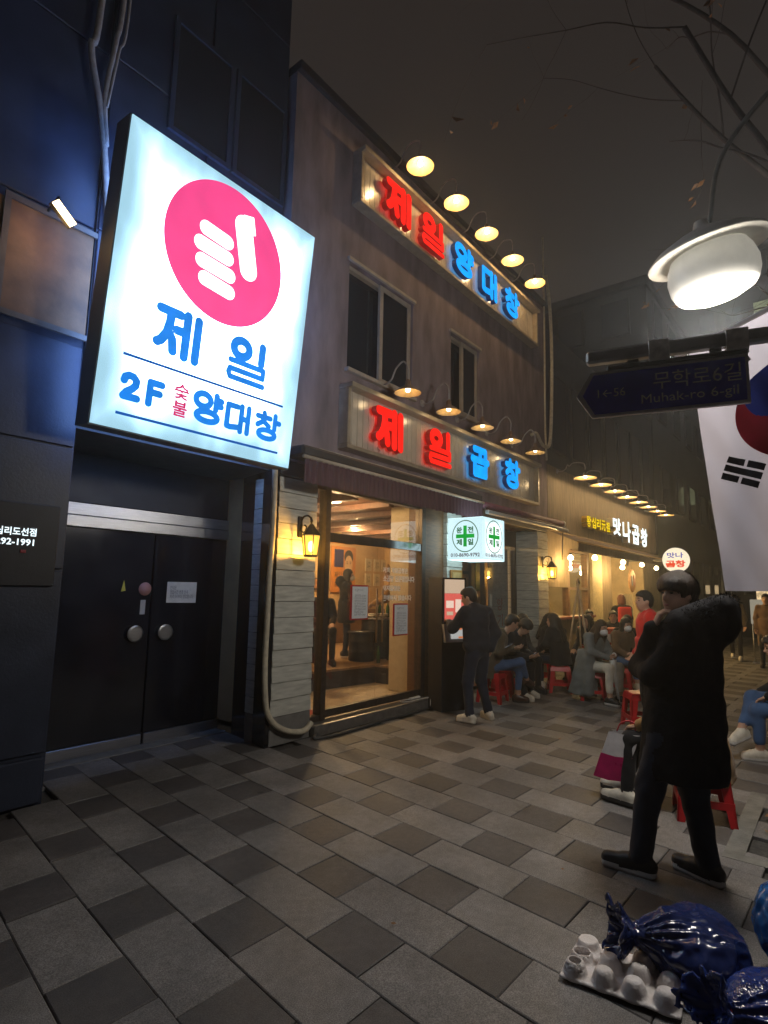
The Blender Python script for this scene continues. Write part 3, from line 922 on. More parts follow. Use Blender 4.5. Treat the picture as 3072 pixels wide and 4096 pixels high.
for key, u, v, W_, H_, sw in (('je',.40,.703,.475,.445,.080),('il',1.135,.700,.467,.45,.082),('two',.172,.232,.20,.25,.062),('eff',.39,.235,.19,.247,.060),('yang',.832,.208,.33,.32,.058),('dae',1.166,.212,.325,.30,.056),('chang',1.520,.208,.335,.305,.054)):
    glyph('letter', key, spt(u,v,.001), W_, H_, sw, .002, M_blue, bs, SU, SV, SN)
M_pinkt = glow('pink_letter_vinyl', (.72, .035, .16), 1.0)
text('letter', '숯', spt(.652,.372,.002), .14, .135, M_pinkt, bs, SU, SV, SN, .03)
text('letter', '불', spt(.652,.222,.002), .14, .135, M_pinkt, bs, SU, SV, SN, .03)
br_ = MB()
for u in (.35, 1.7):
    for v in (.25, 2.25):
        p = spt(u, v, -.24); br_.beam(tuple(p), (p[0], 4.83, p[2]), .05, .05)
tag(br_.build('bracket', M_blackmat, bs), kind='stuff')

# ================================================================ the two letter signs
M_slat = pm('cream_slat', (.55, .50, .41), .22, .10, 6, 0, spec=.5, coat=.3)
M_frame = pm('champagne_frame', (.40, .34, .25), .35, .15, 10, metal=.3)
M_redf = glow('red_letter_face', (1.0, .012, .006), 1.25, .1, 4); M_reds = pm('red_letter_side', (.34, .012, .012), .35, .1, 8, emit=(1,.02,.01), es=.10)
M_bluef = glow('blue_letter_face', (.0, .33, 1.0), 1.35, .18, 5); M_blues = pm('blue_letter_side', (.010, .040, .16), .35, .1, 8, emit=(0,.2,1), es=.03)
def letter_sign(label, x0, x1, z0, z1, letters, lw):
    r0 = root('letter_sign', ((x0+x1)/2, 4.72, z0), label, 'sign', 'long signs on the restaurant wall')
    MB().box(x0+.02, x1-.02, 4.66, 4.722, z0+.02, z1-.02).build('backing', M_trim, r0)
    # ribbed sheet: narrow slats with grooves
    n = int((x1-x0-.1)/.105); p = (x1-x0-.1)/n; q = MB()
    prof = []
    for i in range(n):
        a = x0+.05+i*p
        prof += [(a, 4.662), (a+.006, 4.648), (a+p-.006, 4.648), (a+p-.0005, 4.662)]
    v = [(x, y, z) for z in (z0+.05, z1-.05) for x, y in prof]; m = len(prof)
    q.add(v, [(i, i+1, m+i+1, m+i) for i in range(m-1)]); tag(q.build('slats', M_slat, r0), kind='stuff')
    MB().bbox(x0-.01, x1+.01, 4.56, 4.725, z0-.01, z0+.045, .006).build('frame_bottom', M_frame, r0)
    MB().bbox(x0-.01, x1+.01, 4.50, 4.725, z1-.05, z1+.012, .006).build('frame_top', M_frame, r0)
    MB().bbox(x0-.01, x0+.045, 4.56, 4.725, z0+.046, z1-.051, .006).build('frame_end', M_frame, r0)
    MB().bbox(x1-.045, x1+.01, 4.56, 4.725, z0+.046, z1-.051, .006).build('frame_end', M_frame, r0)
    for key, x, red in letters:
        glyph('letter', key, (x, 4.60, (z0+z1)/2-.285), .625, .56, lw.get(key, .115), .085, [M_redf, M_reds] if red else [M_bluef, M_blues], r0)
        pn = MB()
        for dx in (.15, .48): pn.tube([(x+dx, 4.66, (z0+z1)/2+.02),(x+dx, 4.6, (z0+z1)/2+.02)], .01, 6)
        pn.tube([(x+.2,4.655,(z0+z1)/2-.25),(x+.2,4.60,(z0+z1)/2-.32)], .006, 6)
        tag(pn.build('standoff', M_steel, r0), kind='stuff')
    return r0
LW = {'je':.118,'il':.112,'gop':.115,'chang':.105,'yang':.11,'dae':.115}
letter_sign('lower cream sign with red and blue raised letters above the glass doors', 4.98, 10.63, 3.345, 4.15, (('je',5.455,1),('il',6.66,1),('gop',7.855,0),('chang',9.045,0)), LW)
letter_sign('upper cream sign with red and blue raised letters below the roof edge', 5.115, 10.71, 6.675, 7.44, (('je',5.575,1),('il',6.435,1),('yang',7.35,0),('dae',8.225,0),('chang',9.115,0)), LW)

# ================================================================ gooseneck lamps
M_shade = pm('shade_brown_enamel', (.16, .10, .065), .35, .25, 9)
M_shadein = pm('shade_white_enamel', (.40, .29, .13), .45, .2, 14)
M_arm = pm('grey_arm_paint', (.34, .31, .29), .5, .2, 15)
def gooseneck(loc, label, group, power, bulb, col=(1,.70,.36), reach=.50, drop=.20, rim=.175, up=.17, flat=False):
    r0 = root('gooseneck_lamp', (0,0,0), label, 'lamp', group)
    MB().lathe([(0,.03),(.03,.03),(.055,.012),(.055,0)], (0,0,0), 16, M=Matrix.Rotation(PI/2,3,'X')).build('wall_mount', M_arm, r0)
    pts = [(0,-.01,0),(0,-.09,-.02),(0,-.19,.02),(0,-.24,.11),(0,-.28,up),(0,-.37,up+.06),(0,-reach+.04,up+.03),(0,-reach,up-.06),(0,-reach,.01-drop*.2)]
    MB().tube(spline(pts,6), .011, 8).build('arm', M_arm, r0)
    if flat:
        prof_o = [(.03,-drop+.09),(.04,-drop+.05),(.10,-drop+.03),(rim,-drop)]; 
    else:
        prof_o = [(.012,.01-drop*.2),(.036,-.04-drop*.1),(.04,-drop+.09),(.06,-drop+.07),(rim*.7,-drop+.03),(rim,-drop-.012)]
    s = MB(); s.lathe(prof_o, (0,-reach,0), 28, 0)
    s.lathe([(r_, z_-.006) for r_, z_ in prof_o[-3 if flat else -4:]][::-1]+[(.0,prof_o[-3 if flat else -4][1]-.006)], (0,-reach,0), 28, 1)
    s.lathe([(rim,-drop-(0 if flat else .012)),(rim+.004,-drop-.008-(0 if flat else .012)),(rim,-drop-.012-(0 if flat else .006))], (0,-reach,0), 28, 0)
    s.build('shade', [M_shade, M_shadein], r0)
    bz = -drop+.022
    MB().lathe([(0,bz+.055),(.015,bz+.05),(.03,bz+.02),(.034,bz),(.026,bz-.022),(.0,bz-.034)], (0,-reach,0), 14).build('bulb', glow('bulb_glow_%g' % bulb, (1,.80,.52), bulb), r0)
    l = bpy.data.lights.new('lamp_light', 'POINT'); l.energy = power; l.color = col; l.shadow_soft_size = .035
    lo = bpy.data.objects.new('lamp_light', l); COL.objects.link(lo); lo.location = (0,-reach,bz-.055); lo.parent = r0
    r0.location = loc
    return r0
ordn = ['first', 'second', 'third', 'fourth', 'fifth', 'sixth', 'seventh', 'eighth']
g0 = gooseneck((5.778,4.726,4.405), 'first gooseneck lamp from the light box above the lower sign', 'gooseneck lamps above the lower sign', 1.6, 9, reach=.47)
for i in range(1, 5):
    copy_tree(g0, (5.778+i*.998, 4.726, 4.405), None, '%s gooseneck lamp from the light box above the lower sign' % ordn[i])
g1 = gooseneck((5.905,4.726,7.70), 'first gooseneck lamp from the light box above the upper sign', 'gooseneck lamps above the upper sign', 14, 30, col=(1,.62,.26), reach=.54, rim=.19)
for i in range(1, 5):
    copy_tree(g1, (5.905+i*.957, 4.726, 7.70), None, '%s gooseneck lamp from the light box above the upper sign' % ordn[i])
g2 = gooseneck((11.98,4.726,4.28), 'first flat pan lamp in the row over the yellow and white lettered shop sign', 'pan lamps over the next shop', 16, 30, reach=.62, drop=.21, rim=.235, up=.08, flat=True)
for i in range(1, 8):
    copy_tree(g2, (11.98+i*1.022, 4.726, 4.28), None, '%s flat pan lamp in the row over the yellow and white lettered shop sign' % ordn[i])

# ================================================================ wall lanterns
def amber_glass():
    m = glow('amber_lantern_glass', (1,.56,.09), 2.4); nt = m.node_tree
    if 'pass' not in nt.nodes:
        tr_ = nt.nodes.new('ShaderNodeBsdfTransparent'); tr_.name = 'pass'; tr_.inputs['Color'].default_value = (1,.80,.42,1)
        mx = nt.nodes.new('ShaderNodeMixShader'); mx.inputs['Fac'].default_value = .45
        em = [n for n in nt.nodes if n.type == 'EMISSION'][0]; out = [n for n in nt.nodes if n.type == 'OUTPUT_MATERIAL'][0]
        nt.links.new(tr_.outputs[0], mx.inputs[1]); nt.links.new(em.outputs[0], mx.inputs[2]); nt.links.new(mx.outputs[0], out.inputs['Surface'])
    return m
def lantern(loc, label, power):
    r0 = root('wall_lantern', (0,0,0), label, 'lantern', 'lanterns on the boarded columns')
    MB().bbox(-.035,.035,-.03,0,.20,.44,.01).build('back_plate', M_blackmat, r0)
    a = MB(); a.tube(spline([(0,-.02,.36),(0,-.07,.43),(0,-.14,.44),(0,-.19,.40),(0,-.2,.33)],5), .011, 8)
    a.tube(spline([(0,-.03,.27),(0,-.09,.26),(0,-.12,.31),(0,-.09,.34)],5), .008, 6); a.build('bracket', M_blackmat, r0)
    MB().lathe([(.0,.44),(.008,.40),(.018,.375),(.008,.35),(.03,.33),(.055,.29),(.105,.225),(.112,.215),(.0,.215)], (0,-.2,0), 6, sm=False).build('roof', M_blackmat, r0)
    MB().lathe([(.10,.214),(.072,.0)], (0,-.2,0), 6, sm=False).build('glass', amber_glass(), r0)
    b = MB()
    for k in range(6):
        a_ = 2*PI*k/6; c, s = math.cos(a_), math.sin(a_)
        b.beam((.104*c,-.2+.104*s,.216),(.076*c,-.2+.076*s,-.005),.009,.009)
    b.lathe([(0,-.02),(.075,-.02),(.08,-.008),(.08,.0),(.072,.004)], (0,-.2,0), 6, sm=False); b.build('cage', M_blackmat, r0)
    MB().lathe([(0,.03),(.028,.05),(.036,.09),(.028,.14),(0,.16)], (0,-.2,0), 12).build('flame_bulb', glow('lantern_bulb_glow', (1,.78,.30), 14), r0)
    l = bpy.data.lights.new('lantern_light', 'POINT'); l.energy = power; l.color = (1,.58,.14); l.shadow_soft_size = .012
    lo = bpy.data.objects.new('lantern_light', l); COL.objects.link(lo); lo.location = (.0,-.2,.012); lo.parent = r0
    r0.location = loc
    return r0
ln = lantern((4.40,4.737,2.0), 'lit amber lantern on the white boarded column by the glass doors', 75)
l2 = copy_tree(ln, (11.12,4.737,1.92), None, 'lit amber lantern on the far boarded column next to the neighbouring shop')

# ================================================================ hanging cube sign
M_cube = lightbox_face('cube_white', (.66,.92,.97), (.86,1,1), 1.05, 1.5)
M_green = glow('green_backlit_vinyl', (.0, .36, .035), 1.0, .1); M_dgreen = glow('dark_green_vinyl', (.0, .10, .015), 1.0); M_greyink = glow('grey_print', (.10, .10, .13), 1.0)
cs = root('cube_sign', (7.645,4.3,2.09), 'hanging white cube light sign with green cross beside the second window', 'sign')
def cface(name, o, ux, n, w):
    o, ux, n = np.array(o), np.array(ux), np.array(n)
    MB().prism([(.006,.006),(w-.006,.006),(w-.006,.624),(.006,.624)], o-n*.01, ux, UZ, .01).build(name, M_cube, cs)
    def P(u, v, d=.0015): return o + ux*u + UZ*v + n*d
    cx, cy_, R_ = w*.5, .352, .225*(w/.6)**.3
    q = MB()
    ang = [2*PI*i/40 for i in range(41)]
    for a, b in zip(ang[:-1], ang[1:]):
        q.add([P(cx+R_*.98*w/.62*math.cos(a)*.98, cy_+R_*math.sin(a)), P(cx+R_*w/.62*math.cos(a)*1.02, cy_+R_*1.06*math.sin(a)), P(cx+R_*w/.62*math.cos(b)*1.02, cy_+R_*1.06*math.sin(b)), P(cx+R_*.98*w/.62*math.cos(b)*.98, cy_+R_*math.sin(b))], [(0,1,2,3)])
    q.build('ring', M_dgreen, cs)
    s = w/.6
    t = .029
    cr_ = [(-t,-.155),(t,-.155),(t,-t),(.155*s,-t),(.155*s,t),(t,t),(t,.155),(-t,.155),(-t,t),(-.155*s,t),(-.155*s,-t),(-t,-t)]
    MB().prism([(cx+a, cy_+b) for a, b in cr_], P(0,0,.001), ux, UZ, .001).build('cross', M_green, cs)
    for ch, dx, dy in (('완',-.145,.045),('전',.045,.045),('제',-.145,-.135),('일',.045,-.135)):
        text('letter', ch, P(cx+dx*s, cy_+dy), .095*s, .092, M_dgreen, cs, ux, UZ, n, .035)
    text('phone_number', '010-8690-9792', P(w*.09, .045), w*.82, .058, M_greyink, cs, ux, UZ, n, .03)
cface('face', (7.31,4.6,2.09), (0,-1,0), (-1,0,0), .6)
cface('face', (7.31,4.0,2.09), (1,0,0), (0,-1,0), .67)
MB().box(7.321,7.98,4.011,4.6,2.094,2.718).build('housing', glow('cube_body_glow', (.60,.88,.95), 3.2), cs)
MB().beam((7.64,4.6,2.5),(7.64,4.74,2.5),.05,.05).build('bracket', M_steel, cs)

# ================================================================ awnings
M_valance = pm('plum_striped_canvas', (.085, .040, .055), .8, .3, 3, .3, 60, stretch=(22, 1, 1))
M_rail = pm('cream_rail', (.46, .40, .32), .4, .15, 12)
aw = root('awning', (6.1,4.6,2.72), 'rolled plum awning with hanging striped valance above the glass doors', 'awning')
MB().bbox(4.14, 8.12, 4.44, 4.70, 3.06, 3.19, .03).build('cassette', M_trim, aw)
MB().tube([(4.14,4.43,3.05),(8.12,4.43,3.05)], .022, 10).build('front_rail', M_rail, aw)
MB().tube([(4.5,4.55,3.215),(8.1,4.55,3.215)], .012, 8).build('top_rail', M_rail, aw)
v = []; n = 260
for i in range(n+1):
    x = 4.16+3.94*i/n; y = 4.43+.012*math.sin(i*1.05)
    v += [(x,y,3.03),(x,y+.004*math.sin(i*.7),2.76+.012*abs(math.sin(i*.35)))]
mesh_obj('valance', v, [(2*i,2*i+2,2*i+3,2*i+1) for i in range(n)], M_valance, aw, smooth=True)
a2 = root('awning', (9.9,4.5,2.85), 'half open plum awning with pale front arm above the second window', 'awning')
MB().tube([(8.13,4.47,3.035),(11.55,4.47,3.06)], .055, 14).build('roller', pm('plum_roll', (.20,.075,.10), .6, .25, 12, .2), a2)
MB().tube([(11.552,4.47,3.06),(11.60,4.47,3.06)], .065, 14).build('end_cap', pm('white_plastic', (.62,.62,.62), .4, .1), a2)
MB().bbox(8.14, 11.6, 4.35, 4.42, 2.875, 2.94, .01).build('front_bar', pm('pale_aluminium', (.55,.56,.56), .35, .1, 20, metal=.5), a2)
MB().tube([(11.35,4.38,2.87),(11.33,4.40,2.3)], .012, 8).build('crank_rod', M_steel, a2)
MB().beam((8.2,4.38,2.9),(8.6,4.73,3.1),.04,.03).build('arm', M_steel, a2)
MB().beam((11.4,4.38,2.9),(11.1,4.73,3.1),.04,.03).build('arm', M_steel, a2)
v = []
for i in range(61):
    x = 8.14+3.45*i/60; v += [(x,4.44,3.0),(x,4.40,2.945)]
mesh_obj('valance', v, [(2*i,2*i+2,2*i+3,2*i+1) for i in range(60)], M_valance, a2, smooth=True)

# ================================================================ order kiosk
kk = root('order_kiosk', (6.78,4.36,0), 'tall black order kiosk with glowing red screen beside the glass doors', 'kiosk')
KU = np.array((.93,-.36,0)); KU /= np.linalg.norm(KU); KD = np.array((-KU[1],KU[0],0)); KN = -KD
KO = np.array((6.78,4.36,0))
def kp(u, z, d=0.0): return KO + KU*u + UZ*z + KN*d
def kbox(u0,u1,z0,z1,d0,d1,mat,name,parent=kk):
    q = MB(); q.prism([(u0,z0),(u1,z0),(u1,z1),(u0,z1)], kp(0,0,d0), KU, UZ, d1-d0); return q.build(name, mat, parent)
kbox(0,.42,0,1.82,-.32,0,M_blackmat,'cabinet')
kbox(.005,.39,1.20,1.815,.001,.03,M_black,'screen_bezel')
M_scr = glow('screen_red', (.75,.13,.10), .95, .05); M_scr2 = glow('screen_cream', (.72,.52,.36), .8); M_scr3 = glow('screen_white', (.85,.62,.50), 1.0)
scr = kbox(.025,.37,1.22,1.60,.031,.033,M_scr,'screen')
kbox(.025,.37,1.602,1.795,.031,.033,M_scr2,'screen_header')
kbox(.21,.31,1.34,1.52,.034,.035,M_scr3,'screen_picture', scr); kbox(.05,.18,1.40,1.50,.034,.035,M_scr3,'screen_picture', scr); kbox(.06,.17,1.30,1.35,.034,.035,M_scr2,'screen_caption', scr)
q = MB(); q.prism([(.03,.93),(.40,.93),(.44,1.18),(.0,1.18)], kp(0,0,.001), KU, UZ, .05); q.build('card_shelf', pm('pale_grey_plastic', (.45,.46,.47), .4, .1), kk)
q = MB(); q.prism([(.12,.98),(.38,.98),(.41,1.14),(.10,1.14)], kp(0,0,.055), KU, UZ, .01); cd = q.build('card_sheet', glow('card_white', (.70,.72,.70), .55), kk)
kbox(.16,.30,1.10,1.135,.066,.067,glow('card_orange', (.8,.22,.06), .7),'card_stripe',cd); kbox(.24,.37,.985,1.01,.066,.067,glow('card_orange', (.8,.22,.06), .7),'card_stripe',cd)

# ================================================================ neighbouring shop
M_shopwall = pm('brown_shop_wall', (.20, .155, .10), .75, .3, 3, .3, 40, stretch=(4, 1, 1))
M_upper = pm('grey_upper_wall', (.075, .072, .072), .8, .25, 3, .2, 40)
ns = root('shop_building', (16.0,5.5,0), 'neighbouring two storey shop with brown sign wall and row of pan lamps', 'building')
w = MB(); w.box(11.44, 21.0, 4.85, 10, 4.35, 7.6); w.build('upper_wall', M_upper, ns)
w = MB(); w.box(11.44, 20.4, 4.726, 10, 2.95, 4.35); w.build('sign_wall', M_shopwall, ns)
for x in np.arange(11.9, 20.5, 1.25):
    wo = MB().bbox(x, x+.95, 4.80, 4.849, 4.75, 6.6, .01).build('upper_window', M_upper, ns)
    MB().box(x+.06, x+.89, 4.79, 4.80, 4.81, 6.54).build('pane', M_darkglass, wo)
# ground floor: wall, window with counter, cream post, dark post, lit doorway
w = MB(); w.box(11.44, 12.7, 4.80, 5.0, 1.75, 2.95); w.box(11.44, 14.1, 4.80, 5.0, 0, 1.12); w.box(19.0, 21.0, 4.80, 10, 0, 2.95); w.box(12.7, 18.99, 4.80, 5.0, 2.62, 2.95)
w.build('shop_front_wall', M_shopwall, ns)
MB().bbox(11.5, 14.08, 4.66, 4.80, 1.06, 1.125, .01).build('counter_ledge', pm('red_brown_ledge', (.20,.05,.03), .5, .2), ns)
e = MB(); e.box(12.7,12.78,4.80,4.95,1.126,2.62); e.box(13.93,14.1,4.80,4.95,1.126,2.62); e.box(12.78,13.93,4.80,4.95,1.70,1.76); e.box(12.78,13.93,4.80,4.95,2.56,2.62)
MB().box(11.44,11.5,4.80,4.95,1.126,1.75).build('window_post', M_wood, ns)
wo = e.build('shop_window', M_wood, ns)
MB().box(12.78,13.93,4.87,4.876,1.76,2.56).build('pane', M_glass, wo)
MB().box(12.78,13.93,4.87,4.876,1.125,1.70).build('pane', M_glass, wo); MB().box(11.5,12.7,4.87,4.876,1.125,1.75).build('pane', M_glass, wo)
MB().bbox(14.12,14.86,4.74,5.0,0,2.62,.01).build('cream_post', pm('cream_post', (.55,.46,.26), .6, .15), ns)
MB().bbox(14.87,15.7,4.76,5.0,0,2.62,.01).build('dark_post', M_shopwall, ns)
M_creamin = pm('cream_room_wall', (.62,.52,.30), .7, .1)
rm = MB(); rm.add([(11.5,8.2,0),(19.2,8.2,0),(19.2,8.2,2.9),(11.5,8.2,2.9)],[(0,1,2,3)]); rm.add([(11.5,5,2.9),(19.2,5,2.9),(19.2,8.2,2.9),(11.5,8.2,2.9)],[(3,2,1,0)]); rm.add([(11.5,5,.02),(19.2,5,.02),(19.2,8.2,.02),(11.5,8.2,.02)],[(0,1,2,3)])
rm.add([(19.2,4.9,0),(19.2,8.2,0),(19.2,8.2,2.9),(19.2,4.9,2.9)],[(3,2,1,0)]); rm.add([(11.5,4.9,0),(11.5,8.2,0),(11.5,8.2,2.9),(11.5,4.9,2.9)],[(0,1,2,3)])
rm.build('room_shell', M_creamin, ns)
MB().bbox(17.2,18.1,4.90,4.94,.6,1.62,.01).build('menu_board', pm('menu_board', (.55,.47,.33), .6, .2), ns)
MB().box(11.5,14.1,5.6,6.1,.02,1.0).build('kitchen_counter', M_steel, ns)
for x in (12.9,13.15,13.4,13.65): MB().lathe([(0,0),(.055,0),(.06,.18),(.03,.26),(.02,.3)], (x,5.75,1.0), 10).build('bottle', M_paper, ns)
for x, y in ((13.3,6.6),(16.9,6.4)):
    l = bpy.data.lights.new('shop_light', 'POINT'); l.energy = 260; l.color = (1,.68,.26); l.shadow_soft_size = .12
    r0 = root('shop_lamp', (x,y,2.9), 'ceiling lamp %s the neighbouring shop' % ('over the kitchen counter of' if x < 14 else 'inside the lit doorway of'), 'lamp')
    MB().lathe([(0,-.06),(.09,-.05),(.11,0)], (x,y,2.9), 16).build('diffuser', glow('shop_lamp_glow', (1,.78,.42), 12), r0)
    lo = bpy.data.objects.new('shop_light', l); COL.objects.link(lo); lo.location = (0,0,-.16); lo.parent = r0
# raised letters
M_yelf = glow('yellow_letter_face', (1.0,.72,.0), 1.0); M_yels = pm('yellow_letter_side', (.42,.24,.02), .4, .1)
M_whf = glow('white_letter_face', (.86,1,1), 1.8); M_whs = pm('cream_letter_side', (.5,.42,.28), .4, .1)
for ch, x0, w_ in (('왕',13.40,.30),('십',13.76,.30),('리',14.12,.29),('元',14.48,.30),('祖',14.84,.31)):
    text('letter', ch, (x0,4.72,3.19-.0), w_, .27, [M_yelf, M_yels], ns, bold=.03, depth=.13)
for ch, x0, w_, z0, hh in (('맛',15.30,.68,3.16,.47),('나',16.15,.74,3.05,.58),('곱',17.05,.74,3.05,.56),('창',17.95,.72,3.03,.56)):
    text('letter', ch, (x0,4.72,z0), w_, hh, [M_whf, M_whs], ns, bold=.035, depth=.16)
# awning of the neighbouring shop
a3 = root('awning', (15,4.2,2.6), 'brown tiled edge awning of the neighbouring shop hung with bulbs', 'awning')
v = []
for i in range(121):
    x = 11.3+7.6*i/120; b = .012*math.sin(i*2.2); v += [(x,4.72,2.93),(x,4.05+b,2.64),(x,4.05+b,2.58),(x,4.06+b,2.46)]
mesh_obj('canvas', v, [(4*i+k,4*i+4+k,4*i+5+k,4*i+1+k) for i in range(120) for k in range(3)], pm('brown_awning', (.10,.055,.04), .75, .3, 6, .2), a3, smooth=True)
MB().tube([(11.25,4.04,2.65),(18.92,4.04,2.65)], .022, 8).build('edge_rail', pm('brass_rail', (.40,.25,.10), .4, .3, 30), a3)
MB().tube([(11.3,4.2,2.50),(18.9,4.2,2.50)], .014, 6).build('bulb_rail', M_rail, a3)
M_bulb = glow('festoon_bulb', (1,.80,.45), 14)
for i, (x, y, z) in enumerate(((12.71,4.2,2.44),(14.79,4.2,2.44),(16.51,4.2,2.45),(18.06,4.2,2.42),(15.25,4.35,2.33),(12.2,4.55,2.42))):
    r0 = root('festoon_bulb', (x,y,z), '%s round bulb hanging under the brown awning of the neighbouring shop' % ['first','third','fourth','last','lower','innermost'][i], 'bulb', 'bulbs under the brown awning')
    MB().lathe([(0,.075),(.02,.07),(.02,.05),(.045,.025),(.062,-.012),(.055,-.045),(.03,-.065),(0,-.07)], (x,y,z-.02), 14).build('bulb', M_bulb, r0)
    MB().lathe([(.0,.09),(.026,.085),(.026,.05)], (x,y,z-.02), 10).build('socket', M_blackmat, r0)
    l = bpy.data.lights.new('festoon_light', 'POINT'); l.energy = 34; l.color = (1,.64,.24); l.shadow_soft_size = .06
    lo = bpy.data.objects.new('festoon_light', l); COL.objects.link(lo); lo.location = (0,-.0,-.17); lo.parent = r0
# lantern with carved board in the doorway
hb = root('hanging_board', (17.1,4.62,1.75), 'round carved wooden board hanging in the lit doorway of the neighbouring shop', 'sign')
MB().lathe([(0,.06),(.30,.055),(.34,.03),(.30,0),(0,0)], (17.1,4.66,2.0), 10, M=Matrix.Rotation(PI/2,3,'X'), sm=False).build('carved_disc', pm('carved_wood', (.28,.15,.06), .5, .4, 9, .4), hb)
MB().bbox(16.93,17.03,4.58,4.599,1.86,2.14,.004).build('blue_panel', pm('blue_panel', (.12,.15,.20), .5), hb); MB().bbox(17.13,17.25,4.58,4.599,1.84,2.16,.004).build('red_panel', pm('rust_panel', (.22,.07,.03), .5), hb)
MB().tube([(17.1,4.64,2.33),(17.1,4.64,2.6)], .006, 6).build('cord', M_blackmat, hb)
# round illuminated blade sign
rs = root('round_sign', (17.0,3.45,2.3), 'round white illuminated sign with blue and red letters past the brown awning', 'sign')
RN = np.array((-1.,0,0)); RU = np.array((0,-1.,0))
MB().lathe([(0,.08),(.31,.08),(.33,.06),(.33,-.06),(.31,-.08),(0,-.08)], (17.0,3.45,2.56), 28, M=Matrix.Rotation(PI/2,3,'Y')).build('disc', glow('round_sign_glow', (1,.86,.62), 1.1), rs)
text('lettering', '맛나', (16.915,3.65,2.61), .40, .15, glow('round_sign_blue', (.05,.08,.5), .8), rs, RU, UZ, RN, .02)
text('lettering', '곱창', (16.915,3.69,2.36), .48, .19, glow('round_sign_red', (.9,.06,.01), 1.0), rs, RU, UZ, RN, .04)
MB().beam((17,3.78,2.56),(17,4.72,2.56),.06,.06).build('bracket', M_blackmat, rs)
MB().bbox(16.94,17.06,4.69,4.725,2.42,2.7,.005).build('wall_plate', M_blackmat, rs)

# buildings further along the street
M_far = pm('far_dark_wall', (.075, .068, .062), .85, .25, .6, .1)
M_farlit = glow('far_window_glow', (.55,.62,.34), .35, .6, 6); M_farwarm = glow('far_shop_glow', (1,.72,.38), .9, .5, 4)
def far_building(x0, x1, y0, y1, hgt, label, lit, warm=()):
    r0 = root('far_building', ((x0+x1)/2,(y0+y1)/2,0), label, 'building', 'buildings further along the street')
    MB().box(x0,x1,y0,y1,0,hgt).build('wall', M_far, r0)
    MB().bbox(x0-.1,x1+.1,y0-.1,y1+.1,hgt,hgt+.35,.05).build('roof', M_upper, r0)
    nz = int(hgt//3.2)
    for k in range(nz):
        for y in np.arange(y0+.6, y1-1.0, 1.7):
            z = 1.0+k*3.2+.6
            on = (k, round(float(y-y0),1)) in lit or (lit and RNG.rand() < .10)
            wo = MB().box(x0-.06,x0-.002,y,y+1.1,z,z+1.5).build('window', M_far, r0)
            MB().box(x0-.075,x0-.061,y+.08,y+1.02,z+.08,z+1.42).build('pane', M_farlit if on else M_darkglass, wo)
    for k in range(nz):
        for x in np.arange(x0+.8, x1-1.2, 2.4):
            z = 1.0+k*3.2+.6
            wo = MB().box(x,x+1.3,y0-.06,y0-.002,z,z+1.5).build('window', M_far, r0)
            MB().box(x+.08,x+1.22,y0-.075,y0-.061,z+.08,z+1.42).build('pane', M_farlit if (lit and RNG.rand()<.12) else M_darkglass, wo)
    for (a, b, z0, z1) in warm:
        MB().box(x0-.12,x0-.08,a,b,z0,z1).build('lit_shop_front', M_farwarm, r0)
    return r0
far_building(21.4, 34, 4.9, 12, 13, 'dark block just beyond the neighbouring shop', ())
far_building(46, 60, -1.5, 8.5, 26, 'tall dark tower with a few green lit windows at the end of the street', ((1,2.3),(2,2.3),(2,4.0)), ((1.9,3.4,.9,2.3),(3.8,4.5,1.1,2.7),(.2,1.5,1.2,2.2)))
far_building(38, 45.5, 5.6, 14, 9, 'low dark block before the tower at the end of the street', (), ((5.8,7.5,.6,2.4),))

# ================================================================ street lamp with the road sign arm
M_post = pm('post_paint', (.17, .17, .155), .45, .2, 12, metal=.4)
M_hat = pm('lamp_hat', (.50, .48, .42), .45, .15, 10)
LC = np.array((4.35,.557,3.89)); LS = 1.28
sl = root('street_lamp', (4.1,-.95,0), 'street lamp with wide hat and bright round bowl over the road sign', 'street lamp')
MB().lathe([(.14,0),(.14,.25),(.085,.32),(.075,2.5),(.06,4.9),(0,4.95)], (4.1,-.95,0), 16).build('post', M_post, sl)
MB().tube(spline([(4.1,-.95,4.75),(4.14,-.55,5.15),(4.22,-.02,5.1),(4.32,.44,4.75),tuple(LC+np.array((-.02,.0,.36)))],8), .018, 8).build('arm', M_post, sl)
MB().tube(spline([(4.1,-.95,4.3),(4.13,-.5,4.5),(4.18,-.2,4.8),(4.22,-.02,5.1)],6), .011, 6).build('scroll', M_post, sl)
tilt = Matrix.Rotation(math.radians(-51),3,'Z') @ Matrix.Rotation(math.radians(-13), 3, 'Y') @ Matrix.Rotation(math.radians(4), 3, 'X') @ Matrix.Rotation(math.radians(51),3,'Z') @ (Matrix.Identity(3)*LS)
MB().lathe([(.03,.30),(.05,.25),(.15,.215),(.26,.160),(.305,.12),(.305,.11),(.24,.115),(.0,.115)], tuple(LC), 36, M=tilt).build('hat', M_hat, sl)
MB().lathe([(.19,.114),(.212,.07),(.226,.01),(.222,-.05),(.205,-.095),(.185,-.118),(.175,-.112),(.2,-.05),(.21,.03),(.18,.11)], tuple(LC), 36, M=tilt).build('bowl_rim', pm('bowl_frosted', (.62,.61,.56), .35, .12, 8, emit=(1,.95,.8), es=.22), sl)
MB().lathe([(0,-.165),(.06,-.160),(.12,-.145),(.165,-.125),(.186,-.112)], tuple(LC), 36, M=tilt).build('bowl', glow('street_lamp_glow', (1,.97,.82), 14), sl)
l = bpy.data.lights.new('street_light', 'POINT'); l.energy = 190; l.color = (1,.93,.84); l.shadow_soft_size = .22
